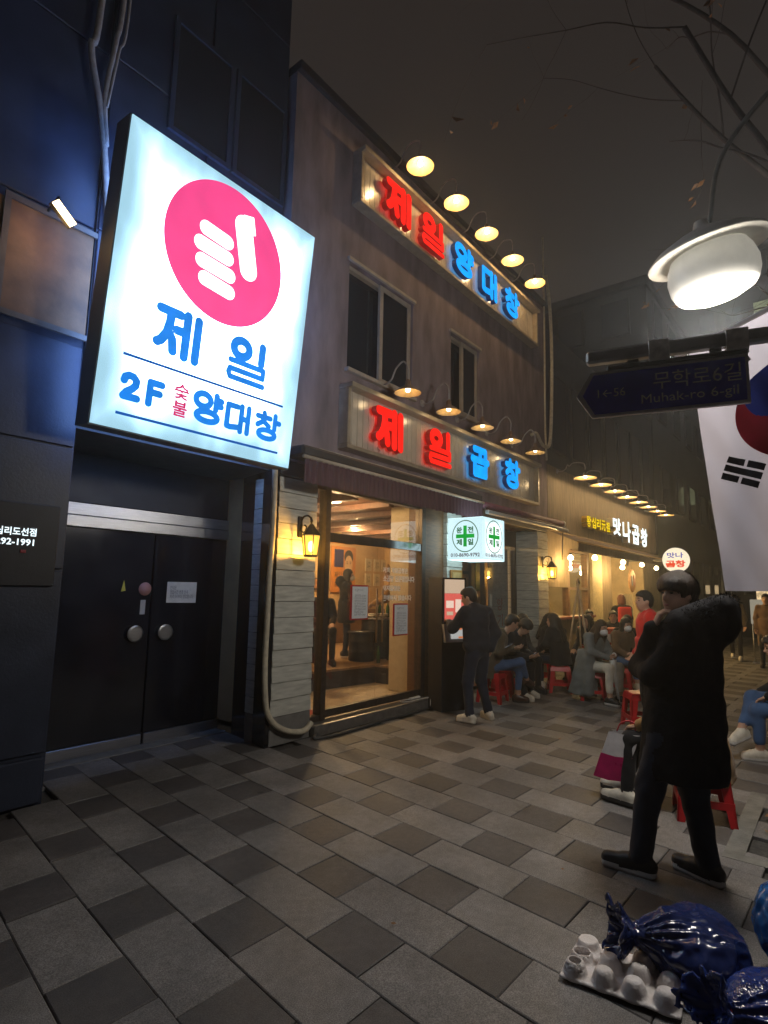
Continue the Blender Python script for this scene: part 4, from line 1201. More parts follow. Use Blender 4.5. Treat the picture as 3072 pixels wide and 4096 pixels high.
lo = bpy.data.objects.new('street_light', l); COL.objects.link(lo); lo.location = tuple(LC + np.array((0,0,-.50)) - np.array((4.1,-.95,0))); lo.parent = sl
# road sign on its arm
rd = root('road_sign', (0,0,0), 'blue arrow road name sign hanging from a grey bar by the flag', 'road sign')
SX = 0.0      # built about its right end, then turned a little towards the shops
MB().bbox(SX-.03,SX+.03,-1.0,.665,.09,.155,.012).build('bar', pm('bar_paint', (.42,.42,.39), .35, .2, 12, metal=.2), rd)
MB().bbox(SX-.02,SX+.02,-.03,.57,.0455,.07,.006).build('hanger_rail', M_post, rd)
for y in (.10, .45): MB().bbox(SX-.01,SX+.01,y-.025,y+.025,.071,.089,.003).build('hanger_clip', M_post, rd)
for y in (.01, .33): MB().bbox(SX-.036,SX+.036,y-.04,y+.05,.062,.162,.003).build('clamp_tape', pm('foil_tape', (.62,.60,.56), .35, .3, 25, .6, 40, metal=.5), rd)
def blade(y0, y1, z0, z1, tipy, d, mat, name, off):
    zc = (z0+z1)/2
    poly = [(-y0, z0), (-y0, z1), (-y1, z1), (-tipy, zc), (-y1, z0)]
    q = MB(); q.prism(poly[::-1], (off,0,0), (0,-1,0), (0,0,1), d); return q.build(name, mat, rd)
blade(-.025,.645,-.185,.045,.715,.02,pm('sign_white_edge', (.70,.70,.74), .5, .2, 9),'plate',SX+.01)
M_sblue = pm('sign_blue', (.085,.085,.62), .45, .15, 12)
blade(-.012,.632,-.17,.03,.685,.003,M_sblue,'blue_field',SX-.0105)
M_swhite = pm('sign_white', (.88,.88,.88), .5, .1)
RS_U, RS_N = np.array((0,-1.,0)), np.array((-1.,0,0))
text('lettering', '무학로6길', (SX-.0155,.365,-.078), .36, .085, M_swhite, rd, RS_U, UZ, RS_N, .0)
text('lettering', 'Muhak-ro 6-gil', (SX-.0155,.42,-.155), .40, .058, M_swhite, rd, RS_U, UZ, RS_N, .0)
text('lettering', '1←56', (SX-.0155,.615,-.09), .125, .042, M_swhite, rd, RS_U, UZ, RS_N, .0)
MB().lathe([(.09,-2.69),(.09,-2.5),(.05,-2.45),(.045,.25),(0,.27)], (0,-1.03,0), 16).build('post', M_post, rd)
rd.location = (2.94,.285,2.69); rd.rotation_euler = (0,0,.25)

# ================================================================ flag
M_flagw = pm('flag_white', (.58,.56,.62), .75, .06, 4, .15, 300)
_b = M_flagw.node_tree.nodes['Principled BSDF']; _t = M_flagw.node_tree.nodes.new('ShaderNodeBsdfTranslucent'); _m = M_flagw.node_tree.nodes.new('ShaderNodeMixShader')
_t.inputs['Color'].default_value = (.52,.50,.58,1); _m.inputs['Fac'].default_value = .36
_o = [n for n in M_flagw.node_tree.nodes if n.type == 'OUTPUT_MATERIAL'][0]
M_flagw.node_tree.links.new(_b.outputs[0], _m.inputs[1]); M_flagw.node_tree.links.new(_t.outputs[0], _m.inputs[2]); M_flagw.node_tree.links.new(_m.outputs[0], _o.inputs['Surface'])
fl = root('hanging_flag', (3.25,-.3,1.66), 'white national flag with red and blue circle hanging behind the road sign', 'flag')
MB().tube([(3.28,.62,2.92),(3.1,-.9,3.36)], .014, 8).build('flag_pole', pm('white_pole', (.7,.7,.7), .35, .1), fl)
FW, FH = .98, 1.30
def fmap(a, b):
    """a across (0 = left edge), b down from the pole (0..1)"""
    y = .555 - .10*b - a*.90
    z = 2.955 + a*.26*(1-b) - b*1.285
    x = 3.29 - .02*a + .028*math.sin(a*11+b*2.5)*(.35+b) + .024*math.sin(a*5.3-b*3) + .010*math.sin(a*23+b*9)*b + .006*math.sin(a*37-b*21)
    return (x, y, z)
def fpatch(name, mat, pts, d):
    """flat print on the cloth; pts is a list of polygons in (a,b)"""
    v = []; f = []
    for poly in pts:
        i0 = len(v)
        v += [tuple(np.array(fmap(a, b)) + np.array((-d, 0, 0))) for a, b in poly]; f.append(tuple(range(i0, len(v))))
    return mesh_obj(name, v, f, mat, cloth)
NA, NB = 40, 48
v = [fmap(i/NA, j/NB) for j in range(NB+1) for i in range(NA+1)]
cloth = mesh_obj('cloth', v, [(j*(NA+1)+i, j*(NA+1)+i+1, (j+1)*(NA+1)+i+1, (j+1)*(NA+1)+i) for j in range(NB) for i in range(NA)], M_flagw, fl, smooth=True)
M_fr = pm('flag_red', (.46,.022,.045), .75, .1); M_fb = pm('flag_blue', (.02,.045,.33), .75, .1); M_fk = pm('flag_black', (.016,.016,.02), .75, .1)
# taegeuk turned with the hanging flag: cells of a fine polar grid
ca, cb_ = .42, .365; ra, rb2 = .245, .178
red, blu = [], []
Nr, Nt = 40, 160
for i in range(Nr):
    for j in range(Nt):
        r0_, r1_ = i/Nr, (i+1)/Nr; t0, t1 = 2*PI*j/Nt, 2*PI*(j+1)/Nt
        rm_, tm = (r0_+r1_)/2, (t0+t1)/2
        px, py = rm_*math.cos(tm), rm_*math.sin(tm)
        q_ = math.radians(-125); X_, Y_ = px*math.cos(q_)-py*math.sin(q_), px*math.sin(q_)+py*math.cos(q_)
        up = Y_ > 0
        if math.hypot(X_+.5, Y_) < .5: up = True
        if math.hypot(X_-.5, Y_) < .5: up = False
        cell = [(ca+ra*r_*math.cos(t_), cb_-rb2*r_*math.sin(t_)) for r_, t_ in ((r0_,t0),(r1_,t0),(r1_,t1),(r0_,t1))]
        (red if up else blu).append(cell)
fpatch('red_half', M_fr, red, .004); fpatch('blue_half', M_fb, blu, .004)
def bars(ca_, cb2, ang, split):
    P_ = []
    for k in range(3):
        o_ = (k-1)*.033
        for s0, s1 in (((-.5,-.04),(.04,.5)) if split[k] else ((-.5,.5),)):
            for m_ in range(4):
                a0, a1 = s0+(s1-s0)*m_/4, s0+(s1-s0)*(m_+1)/4
                P_.append([(ca_+(l_*.19)*math.cos(ang)-(o_+w_)*math.sin(ang)*1.3, cb2+(l_*.19)*math.sin(ang)*.75+(o_+w_)*math.cos(ang)) for l_, w_ in ((a0,-.0125),(a1,-.0125),(a1,.0125),(a0,.0125))])
    return P_
fpatch('trigram', M_fk, bars(.175,.560,.48,(1,0,1)), .004)
fpatch('trigram', M_fk, bars(.72,.56,-.4,(0,1,0)), .004)
fpatch('trigram', M_fk, bars(.18,.13,-.4,(0,0,0)), .004)
fpatch('trigram', M_fk, bars(.72,.12,.33,(1,1,1)), .004)

# ================================================================ street tree (trunk beyond the frame, branches overhead)
M_bark = pm('bark', (.05,.040,.033), .9, .35, 14, .6, 60)
M_leaf = pm('dry_leaf', (.26,.13,.05), .7, .4, 20)
tr = root('street_tree', (5.25,-.45,0), 'bare street tree with a few dry leaves reaching over the pavement', 'tree')
rt = np.random.RandomState(3)
tb = MB(); tips = []
def branch(p, d, L, r, depth):
    pts = [p]; dd = np.array(d, float); dd /= np.linalg.norm(dd)
    n = 5
    for i in range(n):
        dd = dd + rt.normal(0, .12, 3) + np.array((0,0,.02 if depth < 2 else -.03)); dd /= np.linalg.norm(dd)
        pts.append(pts[-1] + dd*L/n)
    rad = np.linspace(r, r*.5, n+1)
    sm_ = spline(pts, 4); tb.tube(sm_, list(np.interp(np.linspace(0,1,len(sm_)), np.linspace(0,1,n+1), rad)), 7 if depth < 2 else 4)
    if depth >= 3: tips.append((pts[-1], pts[2])); return
    for k in range(3 if depth else 6):
        i = rt.randint(3 if depth == 0 else 2, n+1); side = rt.normal(0, 1, 3); side -= dd*(side @ dd); side /= np.linalg.norm(side)
        nd = dd*.75 + side*.8 + (np.array((.30,.22,.35)) if depth == 0 else np.array((.10,.0,.05)))
        branch(pts[i], nd, L*rt.uniform(.45,.62), rad[i]*.40, depth+1)
branch(np.array((5.25,-.45,0.)), (.03,.06,1), 5.4, .12, 0)
tb.build('trunk', M_bark, tr)
lf = MB()
for p, q in tips:
    for k in range(rt.randint(0, 5)):
        c = p*(1-rt.rand()*.7) + q*rt.rand()*.7 if False else p + (q-p)*rt.rand() + rt.normal(0,.03,3)
        a = rt.normal(0,1,3); a /= np.linalg.norm(a); b = np.cross(a, rt.normal(0,1,3)); b /= np.linalg.norm(b)
        s = rt.uniform(.03,.07); cn = np.cross(a,b)*s*.25
        lf.add([c-a*s, c-b*s*.45+cn, c+a*s, c+b*s*.45+cn], [(0,1,2),(0,2,3)])
tag(lf.build('crown', M_leaf, tr), kind='stuff')

# tree grate in the paving
gr = root('tree_grate', (5.2,0,0), 'slotted concrete tree grate set in the paving behind the standing man', 'grate')
M_grate = pm('grate_concrete', (.20,.195,.175), .8, .25, 9, .4, 60)
q = MB()
q.box(4.40,5.95,.60,.715,-.03,.004); q.box(4.40,5.95,-.71,-.60,-.03,.004); q.box(4.40,4.50,-.60,.60,-.03,.004); q.box(5.85,5.95,-.60,.60,-.03,.004)
q.box(4.50,5.85,.30,.36,-.03,.003); q.box(4.50,5.85,-.03,.03,-.03,.003); q.box(4.50,5.85,-.36,-.30,-.03,.003)
q.build('frame', M_grate, gr)
sb = MB().box(-.016,.016,-.115,.115,-.028,.001)
first = None
for cy0 in (.48,.165,-.165,-.48):
    for x in np.arange(4.56, 5.84, .075):
        if first is None:
            first = sb.build('bar', M_grate, gr); first.location = (x-5.2, cy0, 0)
        else:
            b_ = first.copy(); COL.objects.link(b_); b_.location = (x-5.2, cy0, 0); b_.parent = gr
MB().box(4.41,5.94,-.70,.70,-.12,-.031).build('soil', pm('soil', (.03,.025,.02), .95, .5, 30, .8), gr)
lg = MB()
for i in range(26):
    c = np.array((rt.uniform(4.45,5.9), rt.uniform(-.1,.62), .012)); a = rt.uniform(0,2*PI); s = rt.uniform(.02,.04)
    A_, B_ = np.array((math.cos(a),math.sin(a),.15))*s, np.array((-math.sin(a),math.cos(a),.3))*s*.5
    lg.add([c-A_,c-B_,c+A_,c+B_], [(0,1,2,3)])
for (x, y) in ((3.55,1.42),(1.05,2.05),(2.45,1.85),(3.3,1.0),(6.5,2.6),(2.9,3.2),(4.3,2.0)):
    c = np.array((x,y,.010)); a = rt.uniform(0,2*PI); s = rt.uniform(.012,.022)
    A_, B_ = np.array((math.cos(a),math.sin(a),.1))*s, np.array((-math.sin(a),math.cos(a),.3))*s*.5
    lg.add([c-A_,c-B_,c+A_,c+B_], [(0,1,2,3)])
tag(lg.build('fallen_leaves', M_leaf), 'small dry leaves lying on the grate and paving', 'leaves', kind='stuff')

# menu stand far along the street
ms = root('menu_stand', (17.0,1.62,0), 'white menu board on a metal stand beside the far walkers', 'stand')
MB().bbox(16.98,17.02,1.42,1.82,.95,1.55,.01).build('board_panel', glow('stand_board_glow', (.8,.72,.55), .35), ms)
for y in (1.45,1.79): MB().tube([(17.0,y,0),(17.0,y,.95)], .014, 8).build('leg', M_steel, ms)
MB().bbox(16.85,17.15,1.40,1.84,0,.03,.008).build('base_plate', M_steel, ms)

# ================================================================ conduits and cables on the restaurant front
cable('conduit_hose', [(3.985,4.70,3.0),(3.99,4.70,2.3),(3.97,4.70,1.77),(3.966,4.70,1.26),(3.963,4.70,.885),(3.981,4.70,.573),(4.027,4.70,.357),(4.125,4.69,.231),(4.265,4.68,.151),(4.408,4.675,.113),(4.536,4.67,.11),(4.636,4.675,.172)], .031, M_cream, 'cream corrugated hose running down beside the boarded column and curling at its foot', 'hose', n=10)
cable('floor_cable', [(4.70,4.64,.05),(4.608,4.587,.022),(4.889,4.54,.02),(5.318,4.545,.02),(5.741,4.585,.02),(6.239,4.575,.02),(6.80,4.60,.02)], .017, pm('dark_rubber', (.05,.05,.05), .6), 'dark rubber cable lying along the foot of the door step', 'cable')
cable('conduit', [(11.36,4.69,9.5),(11.36,4.69,7.8),(11.33,4.69,6.4),(11.30,4.69,5.2),(11.34,4.69,4.4)], .022, M_cream, 'thin cream conduit running straight down the far edge of the restaurant wall', 'conduit', 'conduits at the far edge of the restaurant')
cable('conduit', [(11.42,4.66,8.6),(11.62,4.66,7.9),(11.66,4.66,6.6),(11.55,4.66,5.25),(11.36,4.64,4.72),(11.02,4.64,4.66),(10.72,4.64,4.83),(10.6,4.70,4.78)], .036, M_cream, 'thick cream conduit looping under the lamps at the far edge of the restaurant', 'conduit', 'conduits at the far edge of the restaurant', n=10)
ps = root('power_strip', (6.75,4.78,.13), 'white power strip with coiled lead on the door step', 'power strip')
MB().bbox(6.62,6.86,4.755,4.80,.129,.158,.008).build('socket_bar', pm('white_plastic', (.62,.62,.62), .4, .1), ps)
MB().tube(spline([(6.62,4.78,.14),(6.5,4.83,.136),(6.42,4.76,.136),(6.55,4.70,.136),(6.8,4.69,.136),(6.92,4.62,.14),(6.93,4.60,.05)],6), .006, 6).build('lead', pm('white_plastic', (.62,.62,.62), .4, .1), ps)
q = MB()
for k in range(3): q.tube([(6.90+.012*k+.03*math.sin(a), 4.60-.01*k, .085+.075*math.cos(a)) for a in np.linspace(0,2*PI,17)[:-1]], .0055, 5, closed=True)
q.build('lead_coil', pm('white_plastic', (.62,.62,.62), .4, .1), ps)
MB().tube([(6.915+.02*math.cos(a), 4.59+.02*math.sin(a), .09) for a in np.linspace(0,2*PI,11)[:-1]], .006, 5, closed=True).build('red_tie', M_reds, ps)

# ================================================================ things on the glass doors
M_redframe = pm('red_sheet_frame', (.42,.02,.03), .5, .1)
M_sheet = pm('printed_sheet', (.80,.83,.85), .6, .05)
for x0, z0, lab in ((5.40,1.25,'red framed menu sheet on the left glass door leaf'), (6.28,1.01,'red framed menu sheet hanging lower on the right glass door leaf')):
    r0 = root('menu_sheet', (x0+.17,4.82,z0), lab, 'menu', 'menu sheets on the glass doors')
    MB().bbox(x0,x0+.34,4.818,4.838,z0,z0+.44,.005).build('frame', M_redframe, r0)
    MB().box(x0+.02,x0+.32,4.813,4.817,z0+.02,z0+.42).build('sheet', M_sheet, r0)
    text('lettering', '소곱창 구이\n\n곱창모둠 20,000\n대창구이 19,000\n막창구이 18,000\n양 구이 22,000\n염통구이 12,000\n곱창전골 30,000\n볶음밥 3,000\n소주 맥주 4,000', (x0+.06,4.8125,z0+.05), .22, .34, pm('grey_ink', (.22,.22,.24), .7), r0, bold=0, res=1)
M_vinyl = pm('white_vinyl', (.88,.88,.86), .6, .04)
for body, x0, z0, w_, hh in (('저희 제일곱창은',6.06,1.865,.57,.075),('소곱창 전문점입니다',6.07,1.745,.72,.085),('돼지곱창은',6.06,1.62,.40,.075),('판매하지 않습니다',6.06,1.485,.66,.08)):
    text('door_lettering', body, (x0,4.8415,z0), w_, hh, M_vinyl, rb, bold=.02, res=2)

# ================================================================ inside the restaurant
def plain(name, mb, mat, label, cat, group=None, loc=None):
    return tag(mb.build(name, mat, loc=loc), label, cat, group)
po = root('wall_poster', (9.8,9.0,1.6), 'orange poster with a drawn face on the back wall of the restaurant', 'poster')
M_poster = pm('poster_orange', (.50,.19,.035), .4, .1)
MB().bbox(9.40,10.22,9.0,9.03,1.55,2.60,.005).build('sheet', M_poster, po)
def ellp(cx, cz, rx, rz, y, mat, name, a0=0, a1=2*PI, n=24):
    pts = [(cx+rx*math.cos(a0+(a1-a0)*i/n), y, cz+rz*math.sin(a0+(a1-a0)*i/n)) for i in range(n+1)]
    return mesh_obj(name, pts, [tuple(range(len(pts)))], mat, po)
M_skinp = pm('poster_skin', (.55,.36,.20), .5); M_inkp = pm('poster_black', (.02,.015,.012), .5)
MB().bbox(9.48,9.79,8.992,8.999,2.12,2.53,.003).build('blue_block', pm('poster_blue', (.012,.018,.09), .4), po)
ellp(9.97,2.36,.155,.17,8.998,M_inkp,'printed_hair'); ellp(9.97,2.18,.135,.22,8.996,M_skinp,'printed_face')
for sx in (-1,1):
    ellp(9.97+sx*.055,2.215,.026,.010,8.994,M_inkp,'printed_eye'); ellp(9.97+sx*.056,2.255,.034,.008,8.994,M_inkp,'printed_brow')
ellp(9.97,2.06,.04,.014,8.994,pm('poster_lip', (.35,.08,.06), .5),'printed_mouth')
text('lettering', '제일\n곱창', (9.5,8.995,1.68), .24, .34, M_inkp, po, bold=.0, res=1)
k = 0
for z0 in (2.07, 1.71):
    for x0 in (10.61, 10.94, 11.22) if z0 > 2 else (10.61, 10.94):
        r0 = root('menu_card', (x0+.1,9.03,z0), '%s pale menu card in the %s row on the back wall of the restaurant' % (['first','second','third'][[10.61,10.94,11.22].index(x0)], 'top' if z0 > 2 else 'bottom'), 'menu card', 'menu cards on the back wall')
        MB().bbox(x0,x0+.235,9.02,9.045,z0,z0+.30,.004).build('card', pm('card_cream', (.55,.45,.27), .6, .1), r0)
        text('lettering', '곱창\n대창', (x0+.05,9.018,z0+.06), .13, .17, M_inkp, r0, bold=0, res=1)
for x0, z0, lab in ((7.10,1.60,'red oven mitt hanging high on the cream column'), (7.08,1.16,'red oven mitt hanging low on the cream column')):
    P, lo_ = grid((x0-.06,5.04,z0-.06), (x0+.28,5.14,z0+.38), .012)
    d = smin(sd_box(P, (x0+.09,5.085,z0+.14), (.075,.022,.13), None, .02), sd_cap(P, (x0+.16,5.085,z0+.12), (x0+.20,5.085,z0+.2), .03), .03)
    d = smin(d, sd_box(P, (x0+.09,5.085,z0+.28), (.085,.028,.05), None, .02), .02)
    V, F_ = surfnets(d, lo_, .012)
    tag(mesh_obj('oven_mitt', V, F_, pm('red_cloth', (.32,.02,.02), .85, .2, 20), smooth=True, loc=(x0+.09,5.12,z0)), lab, 'oven mitt', 'oven mitts on the column')
def drum(x, y, z, r, hgt, label, mats, name='drum_table', cat='table', grp=None):
    r0 = root(name, (x,y,z), label, cat, grp)
    MB().lathe([(r*.93,0),(r*.97,.02),(r*.97,hgt*.3),(r,hgt*.33),(r*.97,hgt*.36),(r*.97,hgt*.64),(r,hgt*.67),(r*.97,hgt*.7),(r*.97,hgt-.03)], (x,y,z), 28).build('drum', mats[0], r0)
    MB().lathe([(0,hgt),(r*1.04,hgt),(r*1.07,hgt-.015),(r*1.04,hgt-.035),(r*.9,hgt-.035)], (x,y,z), 28).build('rim', mats[1], r0)
    return r0
drum(7.72,6.62,.405,.23,.50,'black drum seat with lid on the raised floor by the standing woman',(M_blackmat,M_blackmat),'drum_stool','stool')
drum(8.35,6.75,.405,.33,.72,'black drum table with dishes inside the restaurant',(M_blackmat,M_steel))
drum(6.35,7.5,.405,.33,.72,'black drum table where the diners sit at the back',(M_blackmat,M_steel))
for x, y, lab in ((8.30,6.63,'stack of pale plates on the drum table inside'),(8.1,6.72,'pale bowl on the drum table inside')):
    o = MB().lathe([(0,0),(.05,0),(.11,.025),(.115,.035),(.105,.04),(.11,.06),(.115,.07),(0,.062)], (x,y,1.126), 16).build('plates', pm('white_china', (.6,.57,.5), .3), loc=(x,y,1.126)); tag(o, lab, 'plates')
o = MB().lathe([(0,0),(.034,0),(.035,.15),(.03,.19),(.013,.23),(.013,.28),(0,.28)], (7.70,6.22,.405), 12).build('green_bottle', pm('green_glass', (.02,.10,.03), .12, .1), loc=(7.70,6.22,.405)); tag(o, 'green bottle standing on the raised floor', 'bottle')
for i, (x, y, z) in enumerate(((8.45,6.62,1.126),(8.5,6.85,1.126),(6.25,7.45,1.126),(6.42,7.42,1.126))):
    o = MB().lathe([(0,0),(.034,0),(.035,.15),(.03,.19),(.013,.23),(.013,.28),(0,.28)], (x,y,z), 12).build('drink_bottle', pm('green_glass', (.02,.10,.03), .12, .1), loc=(x,y,z))
    tag(o, ['green bottle at the edge of the drum table with dishes','green bottle at the back of the drum table with dishes','green bottle on the table of the back diners','second green bottle on the table of the back diners'][i], 'bottle', 'green bottles on the tables')
for i, (x, z) in enumerate(((8.6,1.95),(9.0,1.60),(8.55,1.45))):
    r0 = root('picture_frame', (x,9.02,z), ['upper','lower right','lower left'][i]+' small framed photograph left of the orange poster', 'picture frame', 'framed photographs on the back wall')
    MB().bbox(x-.16,x+.16,9.0,9.045,z,z+.26,.005).build('frame', M_blackmat, r0); MB().box(x-.13,x+.13,8.994,8.999,z+.03,z+.23).build('picture', pm('food_photo', (.28,.13,.05), .4, .6, 14), r0)
# display inside the second window
wp = root('window_panel', (10.4,5.5,.45), 'pale hanging panel with red vertical lettering behind the second window', 'panel')
MB().bbox(10.0,10.83,5.36,5.38,.6,2.5,.004).build('panel_sheet', pm('pale_panel', (.33,.34,.33), .6, .15), wp)
M_redtxt = pm('dark_red_ink', (.30,.03,.03), .6)
for ch, z0 in (('양',1.26),('기',.95),('름',.62)): text('lettering', ch, (10.34,5.357,z0), .24, .24, M_redtxt, wp, bold=.01)
bp_ = root('photo_board', (9.5,5.5,.5), 'dark board with food photographs and painted green reflection behind the second window', 'board')
MB().bbox(9.02,9.98,5.40,5.43,1.0,2.4,.004).build('board_panel', M_blackmat, bp_)
for z0 in (2.0,1.68,1.36): MB().bbox(9.06,9.28,5.385,5.399,z0,z0+.26,.003).build('food_photo', pm('food_photo', (.28,.13,.05), .4, .6, 14), bp_)
MB().bbox(9.55,9.85,5.385,5.399,1.65,2.2,.003).build('green_reflection', pm('green_reflection', (.12,.24,.06), .4, .6, 9), bp_)  # green panel standing in for reflected neon letters
fr_ = root('wooden_frame', (7.72,4.70,1.72), 'small wooden picture frame on the white boarded column above the kiosk', 'picture frame')
MB().bbox(7.56,7.90,4.695,4.72,1.70,1.96,.006).build('frame', pm('orange_wood', (.33,.16,.04), .5, .2), fr_); MB().bbox(7.60,7.86,4.690,4.694,1.74,1.92,.002).build('picture', pm('picture_tan', (.45,.30,.12), .5, .3), fr_)
# wooden prop poles standing between the waiting people
pp = root('prop_stand', (10.0,3.65,0), 'pale wooden pole stand leaning together between the waiting people', 'stand')
for a, b in (((10.02,3.60,1.90),(10.06,3.93,0.0)),((9.99,3.62,1.88),(9.80,3.30,0.0)),((10.0,3.61,1.87),(10.35,3.7,0.0))):
    MB().tube([a,b], .017, 8).build('pole', pm('pale_pole', (.45,.33,.20), .6, .25, 14), pp)
MB().tube([(10.0,3.6,1.80),(10.02,3.62,1.84)], .035, 8).build('joint', M_blackmat, pp)

# ================================================================ red drums on the pavement
M_drumred = pm('drum_red', (.42,.035,.015), .4, .2); M_drumwhite = pm('drum_white', (.55,.52,.48), .45, .15)
for x, y, lab in ((11.45,3.86,'red and white drum with lettering behind the grey coated woman'),(11.5,3.42,'red and white drum with lettering behind the masked person in brown')):
    r0 = drum(x,y,0,.27,.98,lab,(M_drumred,M_drumred),'drum','drum','red drums outside the next shop')
    MB().lathe([(.272,.42),(.275,.45),(.275,.85),(.272,.88)], (x,y,0), 28).build('white_band', M_drumwhite, r0)
    text('lettering', '주점', (x-.277,y+.17,.52), .34, .22, M_drumred, r0, np.array((0,-1.,0)), UZ, np.array((-1.,0,0)), .03)

# ================================================================ red plastic stools
M_stool = pm('red_plastic', (.52,.018,.022), .33, .12, 8, 0, spec=.5)
def make_stool(loc, label, rz=0.0):
    r0 = root('plastic_stool', (0,0,0), label, 'stool', 'red plastic stools')
    MB().bbox(-.15,.15,-.15,.15,.405,.43,.012).build('seat', M_stool, r0)
    s = MB()
    for a in range(4):
        c, s_ = [(1,0),(0,1),(-1,0),(0,-1)][a]
        def R(x, y): return (x*c-y*s_, x*s_+y*c)
        s.add([(*R(-.15,-.152),.415),(*R(.15,-.152),.415),(*R(.165,-.167),.35),(*R(-.165,-.167),.35)], [(0,3,2,1)])
    s.build('skirt', M_stool, r0)
    for sx, sy in ((-1,-1),(1,-1),(1,1),(-1,1)):
        t, b = .162, .195; q = MB()
        for ux, uy in ((1,0),(0,1)):
            w0, w1 = .075, .05
            v = [(sx*t, sy*t, .352),(sx*(t-w0*ux), sy*(t-w0*uy), .352),(sx*(b-w1*ux), sy*(b-w1*uy), 0),(sx*b, sy*b, 0)]
            n = np.array((0,-sy,0.)) if ux else np.array((-sx,0,0.))
            v += [tuple(np.array(p)+n*.012) for p in v]
            q.add(v, [(0,1,2,3),(7,6,5,4),(0,4,5,1),(1,5,6,2),(2,6,7,3),(3,7,4,0)])
        q.build('leg', M_stool, r0)
    b = MB()
    for a in range(4):
        c, s_ = [(1,0),(0,1),(-1,0),(0,-1)][a]
        p0 = (-.18*c+.178*s_, -.18*s_-.178*c, .14); p1 = (.18*c+.178*s_, .18*s_-.178*c, .14)
        b.beam(p0, p1, .012, .05)
    b.build('brace', M_stool, r0)
    r0.location = loc; r0.rotation_euler = (0,0,rz)
    return r0
st0 = make_stool((7.98,4.22,0), 'red plastic stool under the person in jeans beside the kiosk', .15)
for loc, rz, lab in (((9.55,3.80,0),.5,'red plastic stool under the long haired woman with her back turned'),((5.08,.93,0),.3,'red plastic stool behind the legs of the man in the long black coat'),
    ((8.62,4.32,0),.1,'red plastic stool under the man in black looking at his phone'),((10.25,4.38,0),.2,'red plastic stool under the long haired woman seen in profile'),((9.22,3.14,0),.4,'red plastic stool under the woman in the grey coat'),
    ((10.2,3.0,0),.2,'red plastic stool under the masked person in brown'),((7.30,.33,0),.1,'red plastic stool under the person in jeans at the right edge'),((7.75,2.05,0),.6,'empty red plastic stool beside the person in the red jacket')):
    copy_tree(st0, loc, None, lab, rz)

# ================================================================ rubbish: bags and egg tray
def plastic(name, col, rough=.22):
    m = pm(name, col, rough, .35, 5, 1.0, 7, spec=.6, coat=.15)
    for n in m.node_tree.nodes:
        if n.type == 'TEX_NOISE' and abs(n.inputs['Scale'].default_value-7) < .1: n.noise_type = 'RIDGED_MULTIFRACTAL'; n.inputs['Detail'].default_value = 3
        if n.type == 'BUMP': n.inputs['Distance'].default_value = .02
    b = m.node_tree.nodes['Principled BSDF']; b.inputs['Transmission Weight'].default_value = .12
    return m
M_navy_bag = plastic('navy_bag_plastic', (.018,.045,.24)); M_blue_bag = plastic('blue_bag_plastic', (.015,.13,.42)); M_dark_bag = plastic('dark_bag_plastic', (.016,.030,.13))
def bag(c, r, knot, mat, label, seed, pleat=16, h=.009):
    """tied rubbish bag: sagging body, neck and flared knot, creased along the pull of the knot"""
    c = np.array(c, float); r = np.array(r, float); k = np.array(knot, float)
    lo = np.minimum(c-r, k-.12)-.06; hi = np.maximum(c+r, k+.12)+.06
    lo[2] = max(lo[2], -.03)
    P, o_ = grid(lo, hi, h)
    ax = (k-c)/np.linalg.norm(k-c)
    e1 = np.cross(ax, (0,0,1.)); e1 /= np.linalg.norm(e1); e2 = np.cross(ax, e1)
    q = P-c; t = q @ ax; th = np.arctan2(q @ e2, q @ e1)
    d = sd_ell(P, c, r)
    near = np.clip((t/np.linalg.norm(k-c)), 0, 1)
    d = smin(d, sd_cap(P, c+(k-c)*.55, k, .10, .028), .09)
    fl = np.linalg.norm(P-k, axis=-1)
    pl = np.sin(th*pleat+3*np.sin(th*3+seed)+wob(P,9,seed)*2)
    d = d + pl*(.002+.010*near**1.5) + wob(P, 11, seed)*.016 + np.abs(wob(P, 24, seed+2))*.014 + np.abs(wob(P, 55, seed+4))*.007
    tq = (P-k) @ ax; th2 = np.arctan2((P-k) @ e2, (P-k) @ e1); rad = np.sqrt(np.maximum(1e-9, ((P-k)**2).sum(-1)-tq**2))
    shell = np.abs(rad-(.028+.9*np.clip(tq,0,.2))*(1+.16*np.sin(th2*7+seed+wob(P,14,seed)*2.0)+.07*np.sin(th2*15+wob(P,25,seed)*2)))-.011
    tuft = np.maximum(shell, np.maximum(-tq-.01, tq-.085+.014*np.sin(th2*3+seed)))*.7 + wob(P,40,seed)*.004
    d = smin(d, tuft, .02)
    d = np.maximum(d, .004-P[...,2])
    V, F = surfnets(d, o_, h)
    r0 = root('rubbish_bag', (c[0],c[1],0), label, 'rubbish bag', 'rubbish bags by the street lamp')
    mesh_obj('bag', V, F, mat, r0, smooth=True)
    q_ = MB(); q_.tube([tuple(k+e1*.034*math.cos(a)+e2*.034*math.sin(a)) for a in np.linspace(0,2*PI,15)[:-1]], .006, 6, closed=True)
    p0 = k+e1*.034; q_.tube(spline([tuple(p0), tuple(p0+e1*.05+np.array((0,0,.02))), tuple(p0+e1*.10-np.array((0,0,.04)))],5), .005, 5); q_.build('red_tie', pm('red_tie_tape', (.42,.02,.05), .5), r0)
    return r0
bag((3.04,.60,.11),(.25,.20,.135),(2.86,.83,.15),M_dark_bag,'crumpled dark navy rubbish bag next to the egg tray',1.0)
bag((2.72,.27,.11),(.26,.22,.14),(2.50,.43,.20),M_navy_bag,'navy rubbish bag with radiating pleats nearest the camera',4.2,22)
bag((3.26,.20,.21),(.22,.22,.24),(3.18,.05,.48),M_blue_bag,'bright blue full rubbish bag behind the navy ones',7.7,12)
